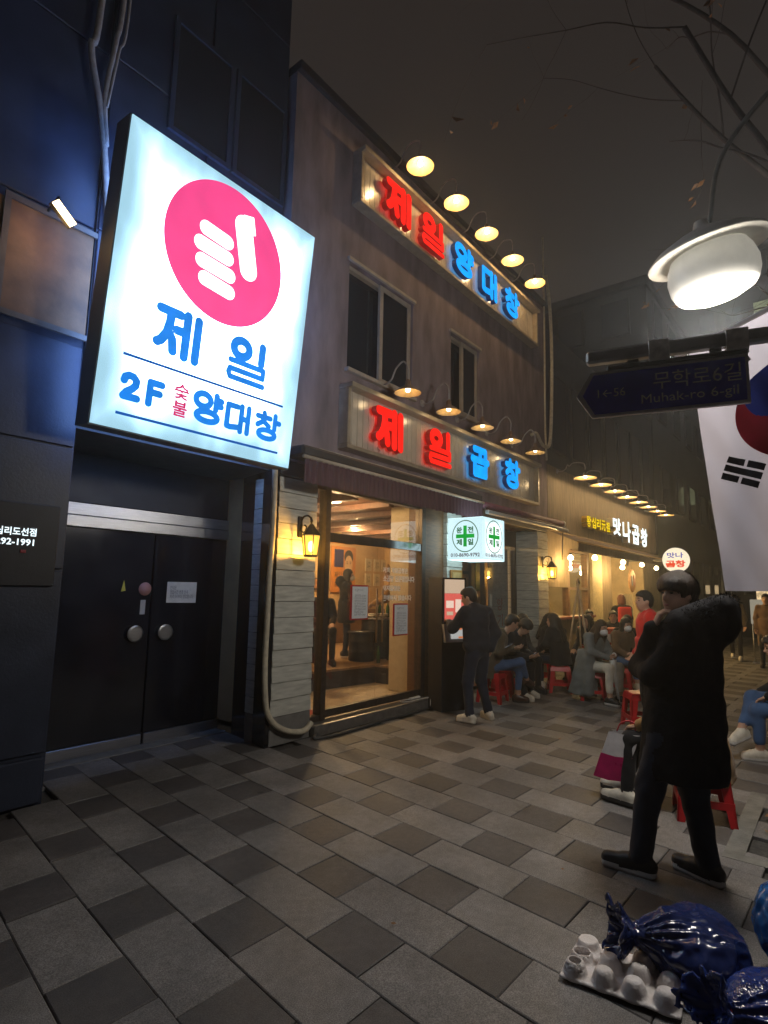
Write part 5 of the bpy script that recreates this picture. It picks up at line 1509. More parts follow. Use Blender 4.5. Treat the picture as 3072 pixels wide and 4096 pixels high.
# egg tray
et = root('egg_tray', (2.77,.87,0), 'dirty white moulded egg tray lying on the paving beside the rubbish bags', 'egg tray')
ang = math.atan2(-.43,.06); eu = np.array((.055,-.43)); eu /= np.linalg.norm(eu); ev = np.array((.35,.03)); ev /= np.linalg.norm(ev)
P, o_ = grid((2.50,.52,-.01), (3.06,1.14,.14), .0075)
org = np.array((2.585,1.065)); q = P[...,:2]-org
M2 = np.array((eu, ev)).T; uvc = q @ np.linalg.inv(M2).T
U_, V_ = uvc[...,0], uvc[...,1]; Z_ = P[...,2]
LU, LV = .47, .33
zt = .020+.002*np.sin(U_*40)*np.sin(V_*37)
base = np.maximum(np.maximum(np.abs(U_-LU/2)-LU/2, np.abs(V_-LV/2)-LV/2), np.abs(Z_-zt)-.0065)
d = base
for i in range(4):
    for j in range(3):
        cu, cv = .058+i*.118, .056+j*.109
        rr = np.sqrt((U_-cu)**2+(V_-cv)**2)
        top = .080 if (i*3+j) not in (1, 2) else .058
        prof = np.sqrt(np.maximum(1e-6, 1-((np.clip(Z_,.015,.2)-.015)/.078)**2.0))*.050
        cone = np.maximum(np.maximum(rr-prof, Z_-top), .012-Z_)
        if (i*3+j) in (0, 1): cone = np.maximum(cone, -np.maximum(rr-(prof-.009), .024-Z_))
        d = smin(d, cone, .008)
V, F = surfnets(d, o_, .0075)
mesh_obj('tray', V, F, pm('moulded_pulp_white', (.74,.70,.69), .75, .18, 9, .4, 90), et, smooth=True)

# ================================================================ people
def A3(*p): return np.array(p, float)
def rotz(a): c, s = math.cos(a), math.sin(a); return np.array(((c,-s,0),(s,c,0),(0,0,1.)))
def rotx(a): c, s = math.cos(a), math.sin(a); return np.array(((1,0,0),(0,c,-s),(0,s,c)))
def roty(a): c, s = math.cos(a), math.sin(a); return np.array(((c,0,s),(0,1,0),(-s,0,c)))
def unit(v): return v/max(1e-9, np.linalg.norm(v))
def sd_ecyl(P, a, b, ra, rb, right, rnd=.03):
    """elliptical tapering tube from a to b; ra, rb = (half width along right, half depth)"""
    a, b = A3(*a), A3(*b); ax = b-a; L = np.linalg.norm(ax); ax = ax/L
    rt_ = A3(*right); rt_ = unit(rt_-ax*(rt_ @ ax)); fw = np.cross(ax, rt_)
    q = P-a; s = q @ ax; t = np.clip(s/L, 0, 1)
    w = ra[0]+(rb[0]-ra[0])*t; dd = ra[1]+(rb[1]-ra[1])*t
    k = np.sqrt(((q @ rt_)/w)**2+((q @ fw)/dd)**2)
    d = (k-1)*np.minimum(w, dd)
    return np.maximum(d, np.maximum(-s, s-L)-rnd*.0)
def ev(P, prims, k=.03):
    d = None
    for pr in prims:
        kk = pr[-1] if isinstance(pr[-1], float) and pr[0] == 'k' else k
        t = pr[0]
        if t == 'cap': x = sd_cap(P, *pr[1:])
        elif t == 'ell': x = sd_ell(P, *pr[1:])
        elif t == 'ecyl': x = sd_ecyl(P, *pr[1:])
        elif t == 'box': x = sd_box(P, *pr[1:])
        d = x if d is None else smin(d, x, k)
    return d
def bounds(prims):
    lo, hi = [], []
    for pr in prims:
        if pr[0] == 'cap':
            r_ = max(pr[3], pr[4] if len(pr) > 4 else 0)
            for p in pr[1:3]: lo.append(A3(*p)-r_); hi.append(A3(*p)+r_)
        elif pr[0] == 'ecyl':
            r_ = max(*pr[3], *pr[4])
            for p in pr[1:3]: lo.append(A3(*p)-r_); hi.append(A3(*p)+r_)
        else:
            r_ = max(pr[2])*1.05; lo.append(A3(*pr[1])-r_); hi.append(A3(*pr[1])+r_)
    return np.min(lo, 0), np.max(hi, 0)

def hand_prims(w, d, n, curl=.6, thumb=1, s=1.0):
    """w wrist, d towards the knuckles, n out of the palm, thumb = side sign; five unequal bent fingers"""
    d = unit(A3(*d)); n = A3(*n); n = unit(n-d*(n @ d)); sd = np.cross(d, n)*thumb
    pr = [('ell', w+d*.045*s, (.040*s,.050*s,.016*s), np.stack((sd,d,n),1)), ('cap', w-d*.03*s, w+d*.02*s, .024*s, .024*s)]
    for i, L in enumerate((.072,.080,.076,.060)):
        k = w+d*.082*s+sd*(.027-.018*i)*s
        a1 = curl*.75; a2 = curl*1.6; a3 = curl*2.2
        p1 = k+(d*math.cos(a1)+n*math.sin(a1))*L*.46*s
        p2 = p1+(d*math.cos(a2)+n*math.sin(a2))*L*.32*s
        p3 = p2+(d*math.cos(a3)+n*math.sin(a3))*L*.24*s
        pr += [('cap',k-d*.02*s,k,.0095*s,.0095*s),('cap',k,p1,.0092*s,.0086*s),('cap',p1,p2,.0085*s,.0078*s),('cap',p2,p3,.0078*s,.0066*s)]
    t0 = w+d*.022*s+sd*.028*s; t1 = t0+(d*.6+sd*.6+n*.35)*.042*s; t2 = t1+(d*.9+sd*.05+n*.45)*.03*s
    pr += [('cap',t0,t1,.0125*s,.0105*s),('cap',t1,t2,.0102*s,.008*s)]
    return pr

SKIN = {}
def skin(name='skin', col=(.42,.25,.17)): return pm(name, col, .5, .10, 14, .1, 200, spec=.35)
def fabric(name, col, rough=.85, var=.2, bump=.35, bscale=180, sheen=.15): return pm(name, col, rough, var, 7, bump, bscale, spec=.2, sheen=sheen)
M_hair = pm('black_hair', (.012,.010,.009), .42, .5, 20, .7, 60, spec=.45, stretch=(6,6,1))
M_hairb = pm('brown_hair', (.030,.016,.009), .42, .5, 20, .7, 60, spec=.45, stretch=(6,6,1))
M_hairr = pm('auburn_hair', (.11,.025,.010), .45, .4, 20, .7, 60, spec=.45, stretch=(6,6,1))
M_eye = pm('eye_dark', (.02,.015,.012), .25, .1); M_lip = pm('lips', (.34,.13,.11), .45, .1)
M_mask = pm('mask_white', (.62,.62,.61), .7, .06)

def stand(Ht=1.72):
    s = Ht/1.72
    return dict(hip=A3(0,0,.93*s), neck=A3(0,-.01,1.455*s), head=A3(0,.03,1.605*s),
        shL=A3(-.175*s,-.01,1.40*s), elL=A3(-.235*s,-.03,1.13*s), wrL=A3(-.225*s,.06,.89*s), shR=A3(.175*s,-.01,1.40*s), elR=A3(.235*s,-.03,1.13*s), wrR=A3(.225*s,.06,.89*s),
        hpL=A3(-.09*s,0,.90*s), knL=A3(-.10*s,.025,.49*s), anL=A3(-.105*s,-.01,.085), hpR=A3(.09*s,0,.90*s), knR=A3(.10*s,.025,.49*s), anR=A3(.105*s,-.01,.085), toL=A3(0,1,0), toR=A3(0,1,0), s=s)
def sit(seat=.43, lean=.25, s=.97):
    h = seat+.10; c, q = math.cos(lean), math.sin(lean)
    def up(L, f=0, x=0): return A3(x, q*L+c*f, h+c*L-q*f)
    return dict(hip=A3(0,0,h), neck=up(.525*s), head=up(.665*s,.05),
        shL=up(.47*s,0,-.175*s), elL=up(.26*s,.10,-.22*s), wrL=A3(-.13,.36,h+.11), shR=up(.47*s,0,.175*s), elR=up(.26*s,.10,.22*s), wrR=A3(.13,.36,h+.11),
        hpL=A3(-.09,.02,h-.01), knL=A3(-.12,.43,h+.0), anL=A3(-.12,.42,.085), hpR=A3(.09,.02,h-.01), knR=A3(.12,.43,h+.0), anR=A3(.12,.42,.085), toL=A3(0,1,0), toR=A3(0,1,0), s=s)

def person(label, loc, rz, J, top, bottom, shoe, sole, hair='short', hmat=None, hyaw=0.0, hpitch=0.0, hroll=0.0, h=.016, coat=None, bulk=1.0, mask=False, hood=None,
           hands=('L','R'), handdir=None, skinm=None, pants_r=1.0, seed=1.0, group='people waiting outside', ztop=None, beanie=None, bare_ankle=False, shoe_len=.26, collar=None, grpname='person', face=True, fold=.0085):
    s = J['s']; skinm = skinm or skin()
    r0 = root(grpname, (0,0,0), label, 'person', group)
    spine = unit(J['neck']-J['hip']); right = unit(J['shR']-J['shL']); fwd = unit(np.cross(spine, right)); right = np.cross(fwd, spine)
    Rb = np.stack((right, fwd, spine), 1)
    Rh = rotz(hyaw) @ rotx(-hpitch) @ roty(hroll)
    hc = J['head']
    def hp(x, y, z): return hc + Rh @ (A3(x,y,z)*s)
    L = np.linalg.norm(J['neck']-J['hip']); b = bulk
    # clothing above the waist
    T = [('ell', J['hip']+spine*L*.68, (.172*s*b,.118*s*b,.20*s), Rb), ('ell', J['hip']+spine*L*.30, (.158*s*b,.112*s*b,.19*s), Rb), ('ell', J['hip']+spine*L*.05, (.168*s*b,.125*s*b,.12*s), Rb),
         ('cap', J['shL']+right*.03, J['shR']-right*.03, .062*s*b, .062*s*b), ('cap', J['neck']-spine*.07*s, J['neck']-spine*.01*s, .085*s, .066*s)]
    aR = .056*s*(b*.6+.4)
    for q in 'LR':
        w = J['wr'+q]; e = J['el'+q]
        T += [('cap', J['sh'+q], e, aR*1.10, aR*.95), ('cap', e, w+(e-w)*.06, aR*.92, aR*.74)]
    if coat: T += coat(J)
    if hood: T += hood
    # below
    B = [('ell', J['hip']-A3(0,0,.02), (.155*s,.125*s,.12*s), None)]
    pr_ = pants_r
    for q in 'LR':
        k_, a_ = J['kn'+q], J['an'+q]
        B += [('cap', J['hp'+q], k_, .086*s*pr_, .066*s*pr_), ('cap', k_, a_+(k_-a_)*(.30 if bare_ankle else .05), .063*s*pr_, .050*s*pr_)]
    S = [('cap', J['neck']-spine*.06, hc-A3(0,0,.03)*s, .052*s, .050*s), ('ell', hp(0,-.012,.022), (.076*s,.093*s,.098*s), Rh), ('ell', hp(0,.018,-.045), (.063*s,.075*s,.082*s), Rh), ('ell', hp(0,.045,-.098), (.032*s,.030*s,.024*s), Rh)]
    if bare_ankle:
        for q in 'LR': S.append(('cap', J['kn'+q]+(J['an'+q]-J['kn'+q])*.55, J['an'+q], .045*s, .038*s))
    N = [('cap', hp(0,.082,.012), hp(0,.104,-.028), .010*s, .015*s), ('cap', hp(-.035,.070,.027), hp(.035,.070,.027), .014*s, .014*s), ('ell', hp(-.078,-.005,-.012), (.012*s,.022*s,.032*s), Rh), ('ell', hp(.078,-.005,-.012), (.012*s,.022*s,.032*s), Rh), ('cap', hp(-.018,.078,-.062), hp(.018,.078,-.062), .011*s, .011*s)]
    SH, SO = [], []
    for q in 'LR':
        a_ = J['an'+q]; t_ = unit(J['to'+q]); shin = unit(J['kn'+q]-a_); upv = unit(shin-t_*(shin @ t_)); sd = np.cross(t_, upv)
        heel = a_-t_*.055*s-upv*.045; toe = a_+t_*(shoe_len-.115)*s-upv*.048
        Rf = np.stack((sd, t_, upv), 1); mid = (heel+toe)/2
        SH += [('cap', heel+upv*.022, heel+upv*.045+t_*.04, .040*s, .043*s), ('cap', heel+upv*.020+t_*.03, toe-t_*.005+upv*.008, .046*s, .040*s), ('cap', a_-upv*.005, a_+t_*.08*s-upv*.022, .044*s, .042*s)]
        SO += [('cap', heel-upv*.012+t_*.0, mid-upv*.020, .034*s, .026*s), ('cap', mid-upv*.020, toe-upv*.014, .026*s, .036*s), ('box', mid-upv*.024, (.040*s, shoe_len*.46*s, .014), Rf, .013)]
    groups = [S+N, T, B, SH, SO]
    ks = [.022, .045, .035, .02, .0]
    lo, hi = bounds(sum(groups, []))
    P, o_ = grid(lo-.03, hi+.03, h)
    def fields(Q):
        dS = ev(Q, S, .03*s); dS = smin(dS, ev(Q, N, .0), .012)
        for sx in (-1, 1):      # eye sockets
            dS = -smin(-dS, ev(Q, [('ell', hp(sx*.031,.100,.004), (.018*s,.018*s,.011*s), Rh)])*1.0, .012) if h < .0125 else dS
        dT = ev(Q, T, .045)+fold*(wob(Q, 16, seed)+.6*wob(Q, 34, seed+3))
        dB = ev(Q, B, .035)+fold*.8*(wob(Q, 19, seed+5)+.5*wob(Q, 38, seed))
        dH = ev(Q, SH, .02); dO = np.maximum(ev(Q, SO, .02), 0*Q[...,0]-9)
        return np.stack((dS, dT-.006, dB, dH, dO))
    D = fields(P)
    tot = smin(np.minimum(D[0], D[1]), D[2], .012); tot = np.minimum(tot, np.minimum(D[3], D[4]))
    V, F = surfnets(tot, o_, h)
    mi = np.argmin(fields(V[F].mean(1)), 0)
    Vs, Fs, Ms = [V], [F], [mi]; n0 = len(V)
    hd = {'L': None, 'R': None}
    if handdir: hd.update(handdir)
    for q in hands:
        w = J['wr'+q]; e = J['el'+q]; dd = unit(w-e)
        d_, n_, curl = hd[q] if hd[q] else (dd, A3(0,.3,-1.) if abs(dd[2]) < .6 else A3(0,1.,0)*1.0+right*(.6 if q == 'L' else -.6), .5)
        HP = hand_prims(w, d_, n_, curl, 1 if q == 'R' else -1, s*1.04)
        l2, h2 = bounds(HP); G, g0 = grid(l2-.012, h2+.012, .0062 if h < .018 else .009)
        v2, f2 = surfnets(ev(G, HP, .010), g0, .0062 if h < .018 else .009)
        Vs.append(v2); Fs.append(f2+n0); Ms.append(np.zeros(len(f2), int)); n0 += len(v2)
    body = mesh_obj('body', np.concatenate(Vs), np.concatenate(Fs), [skinm, top, bottom, shoe, sole], r0, np.concatenate(Ms), True)
    # face details
    if face:
        for sx in (-1, 1):
            ee = MB(); M_ = Matrix(Rh.tolist())
            ee.lathe([(0,.5),(.35,.4),(.5,.0),(.35,-.4),(0,-.5)], (0,0,0), 10)
            c = hp(sx*.031,.080,.006)
            ee.v = [tuple(c+Rh @ (A3(*p)*A3(.026,.014,.013)*s)) for p in ee.v]
            ee.build('eye', M_eye, body)
            bb = MB(); bb.tube([tuple(hp(sx*x,y,z)) for x, y, z in ((.016,.088,.029),(.032,.088,.034),(.05,.078,.029))], [.003*s,.0045*s,.003*s], 6); bb.build('eyebrow', M_hair, body)
        if not mask:
            lp = MB(); lp.tube([tuple(hp(x,y,-.064)) for x, y in ((-.022,.082),(-.008,.0905),(.008,.0905),(.022,.082))], [.003*s,.006*s,.006*s,.003*s], 8); lp.build('lips', M_lip, body)
    if mask:
        pr = [('ell', hp(0,.050,-.055), (.066*s,.068*s,.062*s), Rh), ('cap', hp(0,.092,-.02), hp(0,.108,-.055), .02*s, .018*s)]
        l2, h2 = bounds(pr); hh = .008 if h < .02 else .012; G, g0 = grid(l2-.02, h2+.02, hh)
        q_ = (G-hc) @ Rh
        d = np.maximum(ev(G, pr, .03*s), .012*s-q_[...,1]); v2, f2 = surfnets(d, g0, hh)
        mesh_obj('face_mask', v2, f2, M_mask, r0, smooth=True)
    # hair
    hm_ = hmat or M_hair
    if hair:
        cr_ = (.086*s,.104*s,.105*s)
        pr = [('ell', hp(0,-.018,.033), cr_, Rh)]
        if hair == 'bowl': pr += [('ell', hp(0,.010,.050), (.098*s,.106*s,.080*s), Rh), ('ell', hp(0,-.05,-.01), (.085*s,.07*s,.09*s), Rh)]
        if hair == 'short': pr += [('ell', hp(0,.02,.070), (.07*s,.075*s,.05*s), Rh), ('ell', hp(0,-.06,-.02), (.075*s,.05*s,.07*s), Rh)]
        if hair == 'bob': pr += [('cap', hp(sx*.062,-.02,.02), hp(sx*.068,-.01,-.10), .042*s, .034*s) for sx in (-1,1)] + [('ell', hp(0,-.06,-.06), (.085*s,.06*s,.10*s), Rh)]
        if hair == 'long':
            dn = A3(0,0,-1.)
            for sx in (-1, 1):
                p0, p1 = hp(sx*.066,-.01,.01), hp(sx*.078,.0,-.13); p2 = J['neck']+right*sx*.10+fwd*.075-spine*.16*s+A3(0,0,-.0)
                pr += [('cap', p0, p1, .038*s, .04*s), ('cap', p1, p2, .04*s, .032*s)]
                p3 = J['neck']+right*sx*.07-fwd*.10-spine*.20*s
                pr += [('cap', hp(sx*.04,-.07,.0), p3, .055*s, .045*s)]
            pr += [('cap', hp(0,-.085,.0), J['neck']-fwd*.12-spine*.24*s, .06*s, .05*s)]
        if beanie: pr = [('ell', hp(0,-.02,.055), (.092*s,.11*s,.085*s), Rh), ('cap', hp(0,-.03,.13), hp(0,-.05,.175), .03*s, .018*s)]
        l2, h2 = bounds(pr); hh = .009 if h < .0125 else (.011 if h < .02 else .014)
        G, g0 = grid(l2-.03, h2+.03, hh); q_ = (G-hc) @ Rh/s
        d = ev(G, pr, .035*s)+.003*wob(G, 45, seed)+.004*np.sin(np.arctan2(q_[...,1], q_[...,0])*26+wob(G,20,seed)*3)*np.clip((.12-q_[...,2])*4, .2, 1)
        top_cut = {'bowl': .014, 'short': .052, 'bob': .038, 'long': .042}.get(hair, .04)
        if beanie: top_cut = .028
        wid = .074 if hair != 'long' else .060
        fb = np.maximum(np.maximum(q_[...,2]-top_cut-.012*np.cos(q_[...,0]*30), np.abs(q_[...,0])-wid), .028-q_[...,1]+np.abs(q_[...,0])*.25)
        fb = np.maximum(fb, -.18-q_[...,2]); fb = np.maximum(fb, q_[...,1]-.2)
        d = np.maximum(d, -fb*s)
        v2, f2 = surfnets(d, g0, hh)
        mesh_obj('beanie' if beanie else 'hair', v2, f2, beanie or hm_, r0, smooth=True)
    r0.location = loc; r0.rotation_euler = (0,0,rz)
    return r0, body

F_black = fabric('black_fabric', (.014,.014,.017)); F_navy = fabric('navy_denim', (.020,.025,.042)); F_char = fabric('charcoal_fabric', (.030,.030,.034)); F_jean = fabric('blue_denim', (.055,.105,.22))
F_olive = fabric('olive_brown_wool', (.085,.065,.042)); F_grey = fabric('grey_wool', (.15,.165,.165)); F_cream = fabric('cream_cotton', (.52,.50,.43)); F_red = fabric('red_jacket', (.50,.022,.018)); F_brown = fabric('brown_jacket', (.14,.085,.05)); F_tan = fabric('tan_wool', (.30,.17,.06)); F_dark = fabric('dark_jacket', (.020,.022,.030))
F_quilt = pm('black_quilted_nylon', (.010,.010,.0125), .82, .25, 6, .5, 26, spec=.15)
S_white = pm('white_shoe', (.60,.56,.47), .5, .15, 20); S_black = pm('black_shoe', (.016,.016,.018), .45, .2); S_sole = pm('white_sole', (.55,.53,.50), .6, .15); S_dsole = pm('dark_sole', (.03,.028,.026), .7); S_brown = pm('brown_leather', (.05,.022,.014), .3)
SK2 = skin('skin_tall_man', (.40,.25,.18))  # skin tone of the tall man in the black coat

# ---- man in the long black padded coat
J = stand(1.78)
J.update(hip=A3(0,-.02,.96), neck=A3(.0,-.06,1.50), head=A3(-.005,-.015,1.652), shL=A3(-.165,-.09,1.43), shR=A3(.165,-.01,1.43), elL=A3(-.205,.10,1.17), wrL=A3(-.03,.235,1.19), elR=A3(-.02,.20,1.205), wrR=A3(-.14,.095,1.445),
         hpL=A3(-.085,.02,.93), knL=A3(-.10,.17,.50), anL=A3(-.115,.235,.085), hpR=A3(.085,-.03,.93), knR=A3(.06,-.04,.50), anR=A3(.045,-.10,.085), toL=unit(A3(.05,1,0)), toR=unit(A3(.40,.9,0)))
def longcoat(J):
    c = []
    c.append(('ecyl', (0,.0,.575), (0,-.04,1.38), (.20,.240), (.20,.195), (1,0,0)))
    return c
hood_pr = [('ell', A3(.0,-.205,1.485), (.15,.125,.14), None), ('cap', A3(-.15,-.06,1.49), A3(-.06,-.25,1.56), .075, .085), ('cap', A3(.15,-.04,1.49), A3(.06,-.25,1.56), .075, .085), ('cap', A3(-.14,-.03,1.47), A3(-.08,.07,1.40), .065, .04), ('cap', A3(.14,-.03,1.47), A3(.08,.07,1.40), .065, .04)]
pufr, pufb = person('tall man in long black padded coat with hood standing with hand at his chin', (3.93,.815,0), .03, J, F_quilt, F_navy, S_black, S_sole, 'bowl', M_hairb, hyaw=1.02, hpitch=.02, h=.0115, coat=longcoat, bulk=1.16, hood=hood_pr,
       hands=('L','R'), handdir={'R': (A3(.05,-.38,1.), A3(.35,-.85,-.1), .85), 'L': (A3(1,.15,.1), A3(0,-.6,-.8), .8)}, skinm=SK2, pants_r=1.2, seed=2.0, group='people standing on the pavement', shoe_len=.30, fold=.009)
def strands(r0, hc, Rh, s, n, mat, seed, low, front):
    """locks of hair combed from the crown over the skull"""
    rs_ = np.random.RandomState(seed); q = MB()
    for i in range(n):
        a = rs_.uniform(0, 2*PI); c0 = A3(0,-.03,.03)
        end = low + rs_.uniform(-.02,.012)
        if math.sin(a) > .35: end = front + rs_.uniform(-.012,.008)
        pts = []
        a0 = a + rs_.normal(0,.25); t0 = rs_.uniform(.05,.9)
        for k in range(6):
            t = t0 + (1.95-t0)*k/5; aa = a0 + (a-a0)*k/5
            p = A3(.097*math.sin(t)*math.cos(aa), .112*math.sin(t)*math.sin(aa), .108*math.cos(t))*rs_.uniform(1.0,1.02) + c0
            if p[2] < end: p[2] = end + (p[2]-end)*.1
            pts.append(hc + Rh @ (p*s))
        w_ = rs_.uniform(.003,.007)*s
        for k in range(5):
            d = unit(pts[k+1]-pts[k]) if np.linalg.norm(pts[k+1]-pts[k]) > 1e-6 else A3(0,0,-1.); nn = unit(pts[k]-hc); sd = np.cross(d, nn)
            w0, w1 = w_*(1-k/6), w_*(1-(k+1)/6)
            q.add([pts[k]-sd*w0, pts[k]+sd*w0, pts[k+1]+sd*w1, pts[k+1]-sd*w1], [(0,1,2,3)], 0, True)
    tag(q.build('hair_strands', mat, r0), kind='stuff')
pufr.location = (0,0,0); pufr.rotation_euler = (0,0,0)
strands(pufr, J['head'], rotz(1.02) @ rotx(-.02), 1.78/1.72, 900, M_hairb, 5, -.055, .012)
pufr.location = (3.93,.815,0); pufr.rotation_euler = (0,0,.03)
# fur trim of the hood: many short tufts
fm = MB(); rf = np.random.RandomState(11)
ringpts = spline([(-.13,.06,1.40),(-.175,-.03,1.47),(-.16,-.16,1.55),(-.06,-.275,1.60),(.06,-.275,1.60),(.16,-.16,1.55),(.175,-.03,1.47),(.13,.06,1.40)], 24)
for p in ringpts:
    p = A3(*p)
    for k in range(16):
        d = rf.normal(0,1,3); d[2] += .2; d = unit(d); b0 = p+d*.052; tip = b0+unit(d+rf.normal(0,.35,3))*rf.uniform(.012,.024)
        sdv = unit(np.cross(d, rf.normal(0,1,3)))*.0025
        fm.add([b0-sdv, b0+sdv, tip], [(0,1,2)])
tag(fm.build('fur_trim', pm('black_fur', (.006,.0055,.005), .95, .4, 30, spec=.1), pufr), kind='stuff')

# ---- man at the kiosk, seen from behind
J = stand(1.70)
J.update(head=A3(-.03,.11,1.555), neck=A3(-.01,.03,1.425), shL=A3(-.18,.06,1.37), shR=A3(.185,-.04,1.36), elL=A3(-.20,.24,1.16), wrL=A3(-.05,.42,1.22), elR=A3(.22,-.14,1.10), wrR=A3(.12,-.13,.905), hpL=A3(-.09,0,.88), hpR=A3(.09,-.02,.88), knL=A3(-.12,.06,.48), anL=A3(-.155,.0,.085), knR=A3(.13,.03,.48), anR=A3(.20,-.03,.085), toL=unit(A3(-.12,1,0)), toR=unit(A3(.4,1,0)))
person('man in dark jacket and jeans with white sneakers using the kiosk', (6.66,3.74,0), -.12, J, F_dark, F_navy, S_white, S_white, 'short', M_hair, hyaw=.35, hpitch=.28, h=.0145, bulk=1.24, pants_r=1.14, seed=3.0, group='people standing on the pavement', shoe_len=.27, handdir={'R': (A3(.1,.5,-.8), A3(-.8,.2,0), .9)})

# ---- seated: person in olive coat and jeans with crossed legs
J = sit(.43, .30); J.update(knL=A3(-.06,.40,.52), anL=A3(-.06,.37,.085), knR=A3(.03,.42,.60), anR=A3(-.20,.52,.30), toR=unit(A3(-.65,.75,-.25)), wrR=A3(.10,.30,.80), elR=A3(.22,.10,.74), wrL=A3(-.10,.33,.78), head=A3(.0,.30,1.17))
person('person in olive coat and blue jeans sitting with crossed legs beside the kiosk', (7.98,4.22,0), 3.62, J, F_olive, F_jean, S_brown, S_dsole, 'short', M_hair, hpitch=.5, hyaw=.2, h=.0155, seed=4.0, coat=lambda J: [('ecyl', (0,-.06,.36), (0,-.03,.72), (.20,.15), (.17,.13), (1,0,0))], bare_ankle=True,
       handdir={'L': (A3(.3,.9,.1), A3(.2,-.1,1.), .5), 'R': (A3(-.3,.9,.1), A3(-.2,-.1,1.), .5)})
# ---- seated man in black looking at his phone
J = sit(.43, .50); J.update(head=A3(0,.40,1.10), wrL=A3(-.05,.50,.64), wrR=A3(.06,.50,.64), knL=A3(-.15,.40,.52), knR=A3(.16,.42,.52), anL=A3(-.16,.36,.085), anR=A3(.15,.48,.085))
person('man in black jacket bent over his phone on a stool with white shoes', (8.64,4.34,0), 2.95, J, F_black, F_black, S_white, S_white, 'bowl', M_hair, hpitch=.75, h=.0155, bulk=1.08, seed=5.0, handdir={'L': (A3(.5,.8,0), A3(.3,-.2,1.), .6), 'R': (A3(-.5,.8,0), A3(-.3,-.2,1.), .6)})
# ---- long haired woman in profile
J = sit(.43, .15, .93)
person('woman with long black hair seen in profile against the column', (10.28,4.40,0), 3.5, J, F_char, F_black, S_black, S_dsole, 'long', M_hair, hpitch=.1, h=.018, seed=6.0)
# ---- long haired woman, back turned
J = sit(.43, .12, .96); J.update(knL=A3(-.12,.42,.50), anL=A3(-.16,.36,.12), knR=A3(.06,.43,.52), anR=A3(.02,.40,.085))
person('long haired woman in black jacket sitting with her back turned', (9.57,3.80,0), -.22, J, F_black, F_navy, S_white, S_sole, 'long', M_hair, hpitch=.1, hyaw=.3, h=.0155, bulk=1.15, seed=7.0, coat=lambda J: [('ecyl', (0,-.03,.44), (0,.0,.80), (.19,.16), (.17,.13), (1,0,0))])
# ---- dark clothed person behind her
J = sit(.43, .2, .95)
person('person in dark clothes sitting behind the pale pole stand', (10.55,3.55,0), 1.2, J, F_black, F_black, S_black, S_dsole, 'long', M_hair, h=.02, seed=8.0)
J = sit(.43, .25, .97)
person('person in charcoal coat sitting behind the man bent over his phone', (9.15,4.45,0), 2.9, J, F_char, F_black, S_black, S_dsole, 'short', M_hair, h=.02, hpitch=.4, seed=23.0)
copy_tree(st0, (9.15,4.45,0), None, 'red plastic stool under the person in the charcoal coat', .1)
J = sit(.43, .2, .95)
person('person in black sitting beside the far end of the red drums', (10.95,3.15,0), 2.3, J, F_black, F_jean, S_white, S_sole, 'bob', M_hairb, h=.02, hpitch=.2, seed=24.0)
copy_tree(st0, (10.95,3.15,0), None, 'red plastic stool under the person in black beside the drums', .3)
copy_tree(st0, (10.55,3.55,0), None, 'red plastic stool under the person behind the pale pole stand', .8)
# ---- woman in long grey coat
J = sit(.43, .18, .95); J.update(knL=A3(-.10,.42,.53), knR=A3(.13,.42,.53), anL=A3(-.10,.41,.09), anR=A3(.16,.43,.09), wrL=A3(-.04,.33,.66), wrR=A3(.06,.36,.68), head=A3(.02,.22,1.11))
person('woman in long grey coat and cream trousers with face mask sitting with an umbrella', (9.20,3.14,0), 2.80, J, F_grey, F_cream, S_black, S_sole, 'long', M_hairb, hyaw=-.12, hpitch=.22, h=.0155, bulk=1.10, mask=True, seed=9.0, bare_ankle=True, pants_r=1.12,
       coat=lambda J: [('ecyl', (.10,-.10,.09), (.03,-.02,.74), (.26,.15), (.19,.15), (1,0,0)), ('cap', (.22,.10,.16), (.17,.08,.66), .085, .09)], handdir={'L': (A3(.6,.7,0), A3(.3,-.3,.6), .9), 'R': (A3(-.6,.7,0), A3(-.3,-.3,.6), .9)})
um = root('umbrella', (9.02,2.74,0), 'furled white umbrella with hooked handle held by the woman in grey', 'umbrella')
MB().tube([(9.03,2.68,.02),(9.03,2.76,.66)], .007, 8).build('shaft', pm('white_plastic', (.62,.62,.62), .4, .1), um)
MB().tube(spline([(9.03,2.76,.66),(9.03,2.765,.72),(9.01,2.74,.755),(8.99,2.71,.745),(8.985,2.70,.715)],6), .011, 8).build('handle', pm('white_plastic', (.62,.62,.62), .4, .1), um)
MB().lathe([(.010,0),(.02,.05),(.032,.30),(.036,.45),(.055,.56),(.045,.565),(.012,.50)], (9.03,2.70,.09), 14, M=Matrix.Rotation(-.115,3,'X')).build('canopy', pm('umbrella_clear_white', (.50,.50,.48), .35, .2, 9), um)
# ---- masked person in brown jacket
J = sit(.43, .2, .93); J.update(knL=A3(-.08,.42,.52), knR=A3(.10,.44,.55), anL=A3(-.08,.40,.085), anR=A3(.20,.62,.22), toR=unit(A3(.3,.8,-.3)))
person('person in brown jacket and face mask sitting beside the woman in grey', (10.2,3.0,0), 2.55, J, F_brown, F_jean, S_white, S_sole, 'bob', M_hair, hpitch=.15, h=.018, mask=True, seed=10.0, bare_ankle=True)
